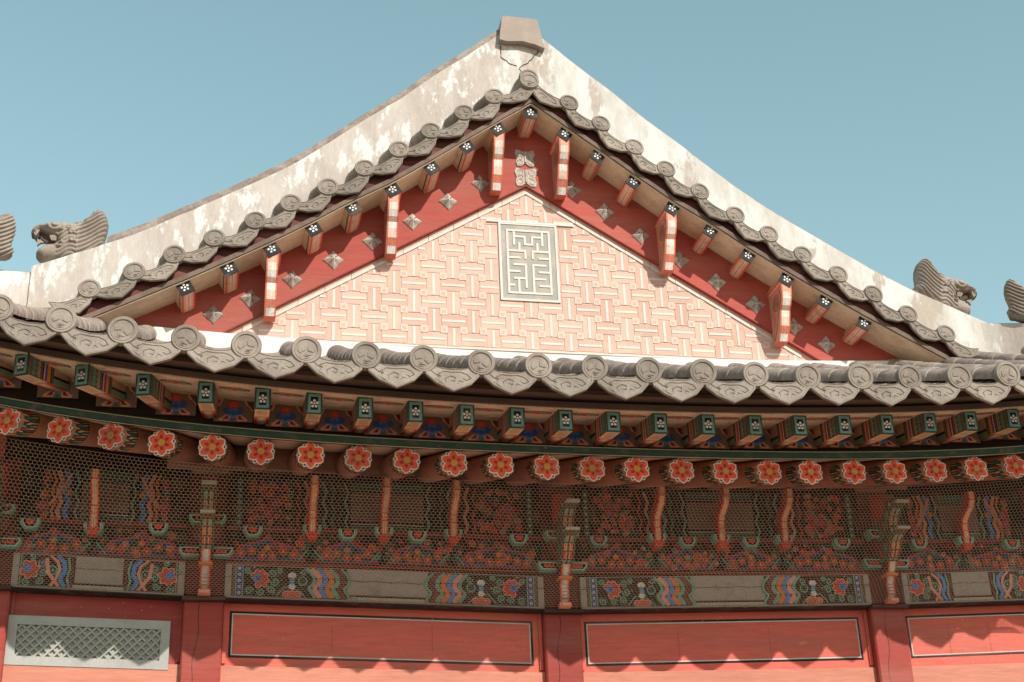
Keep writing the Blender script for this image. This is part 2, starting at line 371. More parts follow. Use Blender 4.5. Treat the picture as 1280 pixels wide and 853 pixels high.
    B.stroke([(F(.37), .95*H), (F(.385), .6*H), (F(.37), .3*H), (F(.385), 0)], .016, cGL, 4)
    B.stroke([(F(.395), 1*H), (F(.405), .6*H), (F(.395), .3*H), (F(.405), 0)], .012, cMR, 3)
    return .41
rng = random.Random(3)
for i in range(4):
    x0, x1 = COLX[i]+.14, COLX[i+1]-.14; m = MB(); H = .222
    xs = [x0+(x1-x0)*k/16 for k in range(17)]
    m.loft([[(x, -.10, ZB(x)+.008), (x, .06, ZB(x)+.008), (x, .06, ZB(x)+.25), (x, -.10, ZB(x)+.25)] for x in xs], cGY)
    m.loft([[(x, -.106, ZB(x)-.001), (x, .05, ZB(x)-.001), (x, .05, ZB(x)+.0075), (x, -.106, ZB(x)+.0075)] for x in xs], (.03, .022, .018))
    B = Board(m, (0, -.101, 0), (1, 0, 0), (0, 0, 1), (0, -1, 0)); B.fn = lambda u, v: (u, min(max(v, 0), .222)+ZB(u)+.022)
    L = i in (1, 2)
    e1 = frieze_motif(B, x0, 1, H, rng, L); e2 = frieze_motif(B, x1, -1, H, rng, L)
    cu0, cu1 = x0+e1, x1-e2; N = 6
    for k in range(N):
        a, b = cu0+(cu1-cu0)*k/N, cu0+(cu1-cu0)*(k+1)/N
        B.rect(a, b, 0, .022, (.50, .44, .33), 2); B.rect(a, b, .022, .036, cK, 2)
    B.stroke([(cu0+(cu1-cu0)*k/9, H*.62+.004*math.sin(k*2.1+i)) for k in range(10)], .003, cK, 3)
    if L: B.stroke([(x0+.02+(cu0-x0)*k/6, H*.64) for k in range(7)], .003, cK, 14); B.stroke([(cu1+(x1-cu1)*k/6, H*.64) for k in range(7)], .003, cK, 14)
    B.rect(x0, x1, H, H+.02, cBR, 1)
    m.build('frieze_beam', PAINT, hall)

# ------------------------------------------------------------ painted bracket boards above the beams
TONG = [-3.37, -1.85, -1.33, -.82, .74, 1.25, 1.76, 3.28]
def scrollfield(B, u0, u1, v0, v1, n, rng, L=2):
    for _ in range(n):
        u = rng.uniform(u0, u1); v = rng.uniform(v0, v1); r = rng.uniform(.014, .03); c = rng.choice([cR, cR, cG, cGL, cG, cP, cMR])
        if rng.random() < .35: flower(B, u, v, r*1.1, L, cR, cP, cO, 5, rng.uniform(0, 90))
        else: B.spiral(u, v, r, .009, c, L+1, 1.3, rng.uniform(0, 360), rng.choice([-1, 1]), 12)
for i in range(4):
    x0, x1 = COLX[i]+.14, COLX[i+1]-.14; xm = (x0+x1)/2; m = MB(); L = i in (1, 2); off = lambda x: (ZB(x)-3.235)*.5
    xs = [x0+(x1-x0)*k/8 for k in range(9)]
    m.loft([[(x, -.085, 3.50+off(x)), (x, .05, 3.50+off(x)), (x, .05, 4.25), (x, -.085, 4.25)] for x in xs], (.012, .008, .006))
    m.loft([[(x, -.12, 3.765+off(x)), (x, -.086, 3.765+off(x)), (x, -.086, 3.79+off(x)), (x, -.12, 3.79+off(x))] for x in xs], cMR)
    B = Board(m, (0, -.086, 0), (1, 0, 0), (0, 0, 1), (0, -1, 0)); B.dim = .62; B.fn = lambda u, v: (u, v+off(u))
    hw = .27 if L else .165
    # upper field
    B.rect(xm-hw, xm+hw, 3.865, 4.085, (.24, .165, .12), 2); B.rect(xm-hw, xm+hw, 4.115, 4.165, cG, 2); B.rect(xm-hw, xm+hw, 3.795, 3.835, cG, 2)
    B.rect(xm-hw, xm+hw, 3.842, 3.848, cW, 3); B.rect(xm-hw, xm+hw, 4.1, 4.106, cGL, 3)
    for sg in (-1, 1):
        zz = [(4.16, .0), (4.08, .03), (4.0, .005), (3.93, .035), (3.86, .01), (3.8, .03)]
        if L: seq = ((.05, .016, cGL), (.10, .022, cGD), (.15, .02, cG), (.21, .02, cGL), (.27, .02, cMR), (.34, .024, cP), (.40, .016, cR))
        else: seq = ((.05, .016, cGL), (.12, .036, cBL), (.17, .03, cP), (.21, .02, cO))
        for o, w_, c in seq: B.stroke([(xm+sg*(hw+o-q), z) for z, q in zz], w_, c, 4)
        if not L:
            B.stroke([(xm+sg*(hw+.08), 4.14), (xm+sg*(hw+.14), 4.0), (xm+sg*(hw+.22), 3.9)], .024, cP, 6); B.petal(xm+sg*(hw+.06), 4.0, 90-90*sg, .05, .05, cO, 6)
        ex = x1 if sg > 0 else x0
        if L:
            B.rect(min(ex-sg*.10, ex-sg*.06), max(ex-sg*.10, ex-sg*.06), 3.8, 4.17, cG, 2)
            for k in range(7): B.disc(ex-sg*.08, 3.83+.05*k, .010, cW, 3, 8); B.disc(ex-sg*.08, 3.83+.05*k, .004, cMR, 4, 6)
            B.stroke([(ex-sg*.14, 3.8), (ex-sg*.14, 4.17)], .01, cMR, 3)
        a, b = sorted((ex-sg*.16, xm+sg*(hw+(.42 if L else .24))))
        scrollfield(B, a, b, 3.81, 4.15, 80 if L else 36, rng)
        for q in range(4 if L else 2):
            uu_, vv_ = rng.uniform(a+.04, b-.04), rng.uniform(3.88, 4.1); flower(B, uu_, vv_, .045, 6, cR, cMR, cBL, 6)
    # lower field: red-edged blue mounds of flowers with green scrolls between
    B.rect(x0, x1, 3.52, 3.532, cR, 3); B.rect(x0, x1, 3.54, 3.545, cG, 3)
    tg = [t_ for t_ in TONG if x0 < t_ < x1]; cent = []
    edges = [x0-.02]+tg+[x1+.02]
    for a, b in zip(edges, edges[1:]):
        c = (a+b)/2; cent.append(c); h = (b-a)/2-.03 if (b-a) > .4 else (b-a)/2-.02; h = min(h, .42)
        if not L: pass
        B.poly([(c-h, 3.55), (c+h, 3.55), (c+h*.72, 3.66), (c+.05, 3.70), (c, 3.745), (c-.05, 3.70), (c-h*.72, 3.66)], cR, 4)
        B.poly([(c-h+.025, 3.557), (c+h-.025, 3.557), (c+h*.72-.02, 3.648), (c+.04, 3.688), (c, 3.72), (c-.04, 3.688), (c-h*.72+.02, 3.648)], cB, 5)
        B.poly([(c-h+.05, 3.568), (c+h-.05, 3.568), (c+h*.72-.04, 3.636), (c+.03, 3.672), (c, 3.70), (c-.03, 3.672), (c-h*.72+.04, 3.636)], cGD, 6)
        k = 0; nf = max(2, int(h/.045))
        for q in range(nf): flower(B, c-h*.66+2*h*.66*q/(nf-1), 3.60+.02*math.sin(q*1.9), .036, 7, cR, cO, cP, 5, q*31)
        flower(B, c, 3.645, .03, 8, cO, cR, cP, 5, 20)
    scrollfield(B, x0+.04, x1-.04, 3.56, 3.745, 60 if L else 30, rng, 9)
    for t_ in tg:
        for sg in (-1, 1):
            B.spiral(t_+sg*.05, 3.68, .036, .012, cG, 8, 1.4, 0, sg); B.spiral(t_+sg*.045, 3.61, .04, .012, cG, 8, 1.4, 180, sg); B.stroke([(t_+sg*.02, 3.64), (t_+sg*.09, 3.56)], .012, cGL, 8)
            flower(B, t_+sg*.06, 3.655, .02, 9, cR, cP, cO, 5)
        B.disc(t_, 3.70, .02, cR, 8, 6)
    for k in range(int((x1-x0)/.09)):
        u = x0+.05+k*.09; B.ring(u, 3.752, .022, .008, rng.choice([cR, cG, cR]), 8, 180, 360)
    m.build('bracket_board', PAINT, hall)

# small bearing blocks (half-octagon cups)
def block(w_, h_, dpt):
    m = MB(); lo = [(-w_/2, 0), (-w_/2, -h_*.45), (-w_*.28, -h_), (w_*.28, -h_), (w_/2, -h_*.45), (w_/2, 0)]
    m.prism([(x, dpt, z) for x, z in lo], [(x, 0, z) for x, z in lo], cGL, capcol=cGL)
    B = Board(m, (0, -.0005, 0), (1, 0, 0), (0, 0, 1), (0, -1, 0))
    k = .72; B.poly([(x*k, -h_*.06+z*.8) for x, z in lo], cW, 1); k = .66; B.poly([(x*k, -h_*.07+z*.76) for x, z in lo], cK, 2); k = .42
    B.poly([(x*k, -h_*.15+z*.5) for x, z in lo], cR, 3)
    return m.build('bearing_block', PAINT, hall)
bb = block(.135, .075, .08); bb.location = (TONG[0], -.2, 3.80)
for t_ in TONG[1:]: dup(bb, loc=(t_, -.2, 3.80+(ZB(t_)-3.235)*.4))
for t_ in (-2.27, -.32, .29, 2.25, -2.93, -3.8, 2.9, 3.7, -1.59, -1.08, .99, 1.5): dup(bb, loc=(t_, -.16, 3.79+(ZB(t_)-3.235)*.4))

# bracket arms leaning out from the board
def arm():
    m = MB(); w_ = .029
    prof = [(-.20, .0), (-.215, .06), (-.215, .14), (-.24, .19), (-.30, .225), (-.36, .255), (-.385, .30), (-.39, .37)]
    back = [(-.30, .37), (-.29, .31), (-.24, .27), (-.16, .24), (-.12, .18), (-.12, .0)]
    lo = prof+back; n = len(lo); bc = {i: cR for i in range(len(prof)-1)}
    m.prism([(-w_, y, z) for y, z in lo], [(w_, y, z) for y, z in lo], (.66, .06, .03), sidecols=bc, capcol=(.50, .05, .03))
    for w2, c, L in ((.020, (.85, .33, .17), 1), (.010, (.85, .64, .42), 2), (.0025, cO, 3)):
        for (y1, z1), (y2, z2) in zip(prof, prof[1:]):
            nrm = Vector((0, -(z2-z1), (y2-y1))).normalized()*-.0012*L; nrm = Vector((0, -(abs(z2-z1)), -abs(y2-y1))).normalized()*.0012*L
            m.add([(-w2, y1+nrm.y, z1+nrm.z), (w2, y1+nrm.y, z1+nrm.z), (w2, y2+nrm.y, z2+nrm.z), (-w2, y2+nrm.y, z2+nrm.z)], [(0, 1, 2, 3)], c)
    for z, y in ((.10, -.2155), (.155, -.225), (.225, -.30), (.3, -.386)):
        m.box(-.030, .030, y-.006, y+.01, z, z+.005, cR)
    m.box(-.045, .045, -.225, -.12, -.02, .0, cR); m.box(-.03, .03, -.215, -.12, -.045, -.02, (.6, .08, .04))
    return m.build('bracket_arm', PAINT, hall)
a0 = arm(); a0.location = (TONG[0], 0, 3.76)
for t_ in TONG[1:]: dup(a0, loc=(t_, 0, 3.74+(ZB(t_)-3.235)*.4))

# column brackets: striped tongue, two winged tiers, beam head, side cups
def colbracket():
    m = MB(); w_ = .04
    def pr(lo, w_, col, cap): m.prism([(-w_, y, z) for y, z in lo], [(w_, y, z) for y, z in lo], col, capcol=cap)
    tong = [(-.15, .02), (-.175, .06), (-.175, .14), (-.20, .19), (-.24, .235), (-.27, .285), (-.16, .285), (-.12, .15), (-.12, .0)]
    pr(tong, .036, cR, cMR)
    fr = tong[:6]
    for w2, c, L in ((.027, cP, 1), (.017, cW, 2)):
        for (y1, z1), (y2, z2) in zip(fr, fr[1:]):
            nrm = Vector((0, -abs(z2-z1), -abs(y2-y1))).normalized()*.0015*L
            m.add([(-w2, y1+nrm.y, z1+nrm.z), (w2, y1+nrm.y, z1+nrm.z), (w2, y2+nrm.y, z2+nrm.z), (-w2, y2+nrm.y, z2+nrm.z)], [(0, 1, 2, 3)], c)
    for k, z in enumerate((.05, .075, .10, .125, .15)): m.box(-.02, .02, -.181, -.16, z, z+.004, cR)
    m.box(-.048, .048, -.235, -.12, .185, .205, cO)
    m.box(-.042, .042, -.19, -.12, -.012, .02, cP); m.box(-.03, .03, -.215, -.12, -.01, .01, cP)
    cOL = (.12, .11, .05)
    w1 = [(-.13, .285), (-.24, .285), (-.30, .31), (-.34, .36), (-.37, .42), (-.44, .455), (-.53, .475), (-.47, .51), (-.38, .51), (-.30, .46), (-.24, .45), (-.13, .45)]
    pr(w1, .05, cOL, (.10, .13, .06))
    w2_ = [(-.13, .45), (-.26, .45), (-.32, .48), (-.36, .54), (-.39, .61), (-.46, .655), (-.58, .67), (-.50, .715), (-.40, .71), (-.33, .67), (-.26, .62), (-.13, .62)]
    pr(w2_, .05, cOL, (.10, .13, .06))
    for pf, cs in ((w1[1:6], (cGL, cR, cO, cGL)), (w2_[1:6], (cGL, cR, cO, cGL))):
        for (y1, z1), (y2, z2), c in zip(pf, pf[1:], cs):
            nrm = Vector((0, -abs(z2-z1), -abs(y2-y1))).normalized()
            for w2, cc, L in ((.040, cK, 1), (.034, c, 2), (.016, cC, 3), (.008, cMR, 4)):
                t0, t1 = .08, .92; P = lambda t, sx: (sx*w2, y1+(y2-y1)*t+nrm.y*.0012*L, z1+(z2-z1)*t+nrm.z*.0012*L)
                m.add([P(t0, -1), P(t0, 1), P(t1, 1), P(t1, -1)], [(0, 1, 2, 3)], cc)
    for yy, zz in ((-.53, .475), (-.58, .67)): m.box(-.051, .051, yy-.004, yy+.05, zz-.004, zz+.014, (.55, .52, .46))
    hd = [(-.13, .62), (-.28, .62), (-.34, .66), (-.36, .72), (-.34, .8), (-.13, .86)]
    pr(hd, .055, (.34, .12, .07), cR)
    for z0, y0 in ((.33, -.305), (.50, -.335)):
        m.box(-.05, .05, y0-.04, y0, z0+.09, z0+.105, cR); m.box(-.03, .03, y0-.05, y0-.01, z0+.06, z0+.072, cGL)
    for sg in (-1, 1):        # painted sides: red and green scrolls
        B = Board(m, (sg*.0505, 0, 0), (0, -1, 0), (0, 0, 1), (sg, 0, 0))
        for (u, v, r, c) in ((.2, .37, .04, cR), (.28, .40, .035, cGL), (.36, .45, .025, cR), (.2, .53, .045, cGL), (.3, .56, .04, cR), (.38, .63, .03, cGL), (.45, .68, .018, cW), (.43, .49, .018, cW)): B.spiral(u, v, r, .011, c, 1, 1.3, 0, sg)
        B.stroke([(.14, .30), (.25, .31), (.33, .40), (.42, .465), (.5, .485)], .012, cGL, 2); B.stroke([(.14, .465), (.27, .475), (.35, .57), (.44, .665), (.54, .68)], .012, cGL, 2)
        # side arms with cups
        for z, hw, y in ((.33, .19, -.17), (.56, .13, -.2)):
            lo = [(sg*.05, z), (sg*hw, z), (sg*hw, z-.03), (sg*(hw-.03), z-.07), (sg*.05, z-.07)]
            if sg < 0: lo = lo[::-1]
            m.prism([(x, -.1, q) for x, q in lo], [(x, y, q) for x, q in lo], cGL)
            B2 = Board(m, (0, y-.0005, 0), (1, 0, 0), (0, 0, 1), (0, -1, 0))
            B2.poly([(sg*.05, z-.008), (sg*(hw-.012), z-.008), (sg*(hw-.012), z-.027), (sg*(hw-.035), z-.058), (sg*.05, z-.058)], cW, 1)
            B2.poly([(sg*.05, z-.012), (sg*(hw-.017), z-.012), (sg*(hw-.017), z-.026), (sg*(hw-.037), z-.053), (sg*.05, z-.053)], cK, 2)
            B2.rect(min(sg*.065, sg*(hw-.045)), max(sg*.065, sg*(hw-.045)), z-.046, z-.02, cR, 3)
        if True:
            lo = [(sg*.05, .5), (sg*.085, .5), (sg*.1, .45), (sg*.085, .38), (sg*.05, .36)]
            if sg < 0: lo = lo[::-1]
            m.prism([(x, -.12, q) for x, q in lo], [(x, -.19, q) for x, q in lo], cMR)
    return m.build('column_bracket', PAINT, hall)
c0 = colbracket(); c0.location = (COLX[0], 0, ZB(COLX[0]))
for cx in COLX[1:]: dup(c0, loc=(cx, 0, ZB(cx)+.02))

# ------------------------------------------------------------ purlin, rafters, rosettes
m = MB(); n = 28
m.loft([[(x, .03+.15*math.cos(2*math.pi*k/n), 4.335+.006*abs(x)+.15*math.sin(2*math.pi*k/n)) for k in range(n)] for x in np.linspace(-2.9, 2.9, 12)])
m.build('purlin', BROWN, hall, smooth=True, auto=.6)
def rafter():
    m = MB(); n = 24; Lr = 1.35; sl_ = .30
    rings = [(0, .088), (.012, .094), (.05, .096), (Lr, .10)]
    loops = [[(rad*math.cos(2*math.pi*k/n), y, y*sl_+rad*math.sin(2*math.pi*k/n)) for k in range(n)] for y, rad in rings]
    m.loft(loops, (.40, .20, .135))
    # painted flame licks and bands around the neck
    rg = random.Random(5)
    def patch(a0, a1, y0, y1, col, off=.0012, skew=0):
        for k in range(3):
            A0, A1 = a0+(a1-a0)*k/3, a0+(a1-a0)*(k+1)/3; rd = .0965+off
            P = lambda a, y: (rd*math.cos(R(a)), y+skew*(a-a0)/max(1, a1-a0), (y+skew*(a-a0)/max(1, a1-a0))*sl_+rd*math.sin(R(a)))
            m.add([P(A0, y0), P(A1, y0), P(A1, y1), P(A0, y1)], [(0, 1, 2, 3)], col)
    for b_, (y0, y1, col) in enumerate(((.03, .20, cGD),)):
        for q in range(14): patch(150+q*18, 168+q*18, y0, y1, col, .0008)
    for q in range(22):
        a = 150+q*11.5; c = (cO, cG, cP, cR, cGL, cC)[q % 6]
        patch(a, a+8, .03+.01*(q % 3), .09+.015*(q % 2), c, .002, .05*(1 if q % 2 else -1))
        patch(a+3, a+8, .10, .19-.01*(q % 4), (cGL, cO, cG, cP)[q % 4], .0025, .04)
    for q in range(14): patch(150+q*18, 168+q*18, .205, .213, cO, .0015)
    o = m.build('rafter', PAINT, hall, smooth=True, auto=.5)
    m = MB(); B = Board(m, (0, -.003, 0), (1, 0, 0), (0, 0, 1), (0, -1, 0), .0015)
    m.prism([(.088*math.cos(2*math.pi*k/24), -.0005, .088*math.sin(2*math.pi*k/24)) for k in range(24)], [(.088*math.cos(2*math.pi*k/24), -.003, .088*math.sin(2*math.pi*k/24)) for k in range(24)], cK)
    for k in range(6): B.petal(0, 0, 60*k+60, .094, .062, cW, 1); B.petal(0, 0, 60*k+60, .088, .052, cTQ, 2); B.disc(.076*math.cos(R(60*k+60)), .076*math.sin(R(60*k+60)), .007, cK, 3, 6)
    for k in range(6):
        a = 60*k+90
        B.petal(0, 0, a, .098, .074, (.78, .56, .42), 4); B.petal(0, 0, a, .090, .057, (.72, .10, .045), 5); B.petal(.020*math.cos(R(a)), .020*math.sin(R(a)), a, .036, .022, (.42, .02, .02), 6)
    B.disc(0, 0, .050, (.70, .45, .32), 3.0, 14)
    B.disc(0, 0, .029, (.2, .09, .02), 7, 14); B.disc(0, 0, .025, (.58, .25, .045), 8, 14)
    r = m.build('rosette', PAINT, o)
    return o
raf = rafter(); first = True
for i in range(-17, 18):
    x = .3225*i+(.0 if i else .0)
    loc = (x+random.uniform(-.006, .006), -1.15+random.uniform(-.008, .008), ZR(x)+random.uniform(-.003, .003))
    fan = -R(float(np.interp(x, [-5, -3.3, -2.9, -2.5, -2.2], [28, 24, 12, 3, 0])))+R(float(np.interp(x, [2.9, 4.5], [0, 20])))
    if first: raf.location = loc; raf.rotation_euler = (0, random.uniform(-.1, .1), fan); first = False
    else: dup(raf, loc=loc).rotation_euler = (0, random.uniform(-.1, .1), fan)
# boards over the rafters and green eave batten
xs = list(np.linspace(-5.8, 5.8, 59))
m = MB(); m.loft([[(x, -1.20, ZR(x)+.082), (x, .6, ZR(x)+.092+.54), (x, .6, ZR(x)+.12+.54), (x, -1.20, ZR(x)+.112)] for x in xs]); m.build('soffit_board', WOOD, hall)
m = MB()
m.loft([[(x, -1.235, ZR(x)+.086), (x, -1.17, ZR(x)+.086), (x, -1.17, ZR(x)+.121), (x, -1.235, ZR(x)+.121)] for x in xs], (.022, .062, .042))
m.loft([[(x, -1.238, ZR(x)+.1215), (x, -1.20, ZR(x)+.1215), (x, -1.20, ZR(x)+.127), (x, -1.238, ZR(x)+.127)] for x in xs], (.34, .30, .20))
m.build('eave_batten', PAINT, hall)
m = MB(); m.loft([[(x, -1.10, ZR(x)+.13), (x, -1.07, ZR(x)+.13), (x, -1.07, ZF(x)+.15), (x, -1.10, ZF(x)+.15)] for x in xs]); m.build('eave_filler', DARK, hall)

# ------------------------------------------------------------ flying rafters
FX = [-3.77, -3.40, -3.02, -2.63, -2.27, -1.94, -1.61, -1.28, -.94, -.60, -.27, .06, .39, .73, 1.07, 1.40, 1.73, 2.05, 2.38, 2.70, 3.04]
while FX[-1] < 5.2: FX.append(FX[-1]+.335)
while FX[0] > -5.3: FX.insert(0, FX[0]-.36)
sF = .15
def flying():
    m = MB(); hw, hh, Ln = .047, .071, .47; z = lambda y: y*sF
    m.loft([[(-hw*k, y, z(y)-hh), (hw*k, y, z(y)-hh), (hw*k, y, z(y)+hh), (-hw*k, y, z(y)+hh)] for y, k in ((0, 1), (Ln, 1.05))], (.60, .34, .22))
    for sg in (-1, 1):
        def q(y0, y1, t0, t1, c, L):
            y0 *= 1.25; y1 = min(y1*1.25, .47)
            x = sg*(hw+.0012*L+.003); P = lambda y, t: (x, y, z(y)-hh+t*2*hh)
            m.add([P(y0, t0), P(y1, t0), P(y1, t1), P(y0, t1)], [(0, 1, 2, 3)], c)
        q(.003, .42, 0, 1, (.60, .34, .22), 0)
        q(.006, .125, 0, 1, (.10, .13, .075), 1); q(.125, .135, 0, 1, cK, 2); q(.135, .15, 0, 1, cP, 2); q(.15, .168, 0, 1, cB, 2); q(.168, .198, 0, 1, cO, 2); q(.198, .206, 0, 1, cK, 2); q(.206, .220, 0, 1, cG, 2); q(.22, .228, 0, 1, cMR, 2)
        q(.006, .012, 0, 1, cBR, 3)
        q(.228, .42, .0, .28, (.20, .28, .17), 2); q(.228, .42, .28, .40, cK, 3)
        B = Board(m, (sg*(hw+.006), 0, -hh), (0, 1, sF), (0, 0, 1), (sg, 0, 0))
        for k in range(4): B.spiral(.055, .02+.035*k, .020, .006, cGL, 1, 1.3, 0, 1, 10); B.spiral(.112, .02+.035*k, .020, .006, cC, 1, 1.3, 180, -1, 10)
    # underside: cream, then red and cream stripes at the root
    zb = lambda y, L: z(y)-hh-.0012*L
    def qb(x0, x1, y0, y1, c, L): m.add([(x0, y0, zb(y0, L)), (x1, y0, zb(y0, L)), (x1, y1, zb(y1, L)), (x0, y1, zb(y1, L))], [(0, 1, 2, 3)], c)
    qb(-hw, hw, .003, .47, (.72, .52, .30), 1)
    for k in range(5): qb(-hw*.7, hw*.7, .04+.028*k, .046+.028*k, (.3, .2, .1), 2)
    qb(-hw, hw, .23, .47, cR, 2); qb(-hw*.62, hw*.62, .23, .47, cP, 3); qb(-hw*.3, hw*.3, .23, .47, (.80, .55, .38), 4); qb(-hw, hw, .215, .23, cY, 3)
    o = m.build('flying_rafter', PAINT, hall)
    m = MB(); m.prism([(-hw-.003, .004, -hh-.003), (hw+.003, .004, -hh-.003), (hw+.003, .004, hh+.002), (-hw-.003, .004, hh+.002)], [(-hw-.003, -.004, -hh-.003), (hw+.003, -.004, -hh-.003), (hw+.003, -.004, hh+.002), (-hw-.003, -.004, hh+.002)], cGD)
    B = Board(m, (0, -.0045, 0), (1, 0, 0), (0, 0, 1), (0, -1, 0), .0012)
    B.rect(-hw*.86, hw*.86, -hh*.9, hh*.9, cTQ, 1); B.rect(-hw*.5, hw*.5, -hh*.66, hh*.62, cK, 2)
    for k in range(5): B.disc(.019*math.cos(R(90+72*k)), -.004+.0215*math.sin(R(90+72*k)), .0095, (.75, .66, .60), 3, 8)
    B.disc(0, -.004, .008, (.75, .66, .60), 4, 8)
    m.build('rafter_face', PAINT, o)
    return o
fl = flying()
for i, x in enumerate(FX):
    loc = (x, -1.54, ZF(x)+random.uniform(-.002, .002))
    fan = -R(float(np.interp(x, [-5, -3.4, -3.02, -2.63, -2.2], [30, 25, 15, 4, 0])))
    if i == 0: fl.location = loc; fl.rotation_euler = (0, 0, fan)
    else: dup(fl, loc=loc).rotation_euler = (0, 0, fan)
# cream boards above them with an oval motif in every gap
m = MB(); xs = list(np.linspace(-5.8, 5.8, 59)); zt_ = lambda x, y: ZF(x)+.0735+sF*(y+1.54)
m.loft([[(x, -1.56, zt_(x, -1.56)), (x, -1.10, zt_(x, -1.10)), (x, -1.10, zt_(x, -1.10)+.02), (x, -1.56, zt_(x, -1.56)+.02)] for x in xs], (.74, .54, .37))
for a, b in zip(FX, FX[1:]):
    c = (a+b)/2
    def ov(u, v, L): return (c+u, -1.43+v, zt_(c+u, -1.43+v)-.0012*L)
    def ell(u0, v0, ru, rv, col, L, n=14): m.add([ov(u0+ru*math.cos(2*math.pi*k/n), v0+rv*math.sin(2*math.pi*k/n), L) for k in range(n)], [tuple(range(n))], col)
    ell(0, 0, .105, .045, (.12, .10, .05), 1); ell(0, 0, .097, .037, (.50, .38, .22), 2)
    for k in (-3, -2, -1, 1, 2, 3): ell(k*.026, 0, .014, .024, cG, 3, 8); ell(k*.026, 0, .008, .014, (.5, .4, .25), 4, 8)
    ell(0, 0, .018, .026, cR, 5, 8)
m.build('flying_eave_board', PAINT, hall)
# flower panels closing the gaps
def blocking(wd):
    m = MB(); m.box(-wd/2, wd/2, 0, .012, -.075, .085, (.24, .155, .11))
    B = Board(m, (0, -.0005, 0), (1, 0, 0), (0, 0, 1), (0, -1, 0))
    for sg in (-1, 1):
        B.poly([(sg*wd/2, .085), (sg*wd*.25, .085), (sg*wd*.32, .04), (sg*wd*.40, .03), (sg*wd/2, -.01)], cP, 1); B.poly([(sg*wd/2, .075), (sg*wd*.32, .075), (sg*wd*.38, .045), (sg*wd/2, .01)], cMR, 2)
        B.poly([(sg*.012, -.03), (sg*.05, -.025), (sg*.095, -.06), (sg*.09, -.073), (sg*.03, -.073)], cP, 1); B.poly([(sg*.03, -.035), (sg*.045, -.035), (sg*.07, -.062), (sg*.035, -.06)], cMR, 2)
        B.disc(sg*.035, .0, .034, cB, 3, 10, .026); B.spiral(sg*.022, .008, .014, .006, cBL, 5, 1.3, 90, sg, 10)
    B.poly([(-.07, .0), (-.04, -.03), (0, -.05), (.04, -.03), (.07, 0), (.03, .012), (-.03, .012)], cBL, 2); B.poly([(-.045, -.002), (0, -.036), (.045, -.002)], cB, 4)
    B.disc(0, .042, .04, cR, 3, 12, .03); B.disc(0, .048, .024, (.62, .12, .05), 4, 9, .02); B.disc(0, -.066, .012, cG, 4, 6)
    return m.build('blocking_panel', PAINT, hall)
bp_ = blocking(.26)
for i, (a, b) in enumerate(zip(FX, FX[1:])):
    c = (a+b)/2; loc = (c, -1.125, ZF(c)+.056)
    if i == 0: bp_.location = loc
    else: dup(bp_, loc=loc)
# battens carrying the tiles
m = MB()
m.loft([[(x, -1.58, ZF(x)+.077), (x, -1.49, ZF(x)+.095), (x, -1.49, ZF(x)+.135), (x, -1.58, ZF(x)+.118)] for x in xs])
m.loft([[(x, -1.66, ZF(x)+.142), (x, -1.5, ZF(x)+.142), (x, -1.5, ZF(x)+.175), (x, -1.66, ZF(x)+.175)] for x in xs])
m.build('tile_batten', mat('reddish_batten', (.13, .075, .055), (.20, .12, .09), 6, .6, fine=60, fine_amt=.15, grain='x'), hall)
m = MB(); m.loft([[(x, -1.52, ZF(x)+.10), (x, -1.15, ZF(x)+.17), (x, -1.15, ZF(x)+.4), (x, -1.52, ZF(x)+.2)] for x in xs]); m.build('eave_core', DARK, hall)

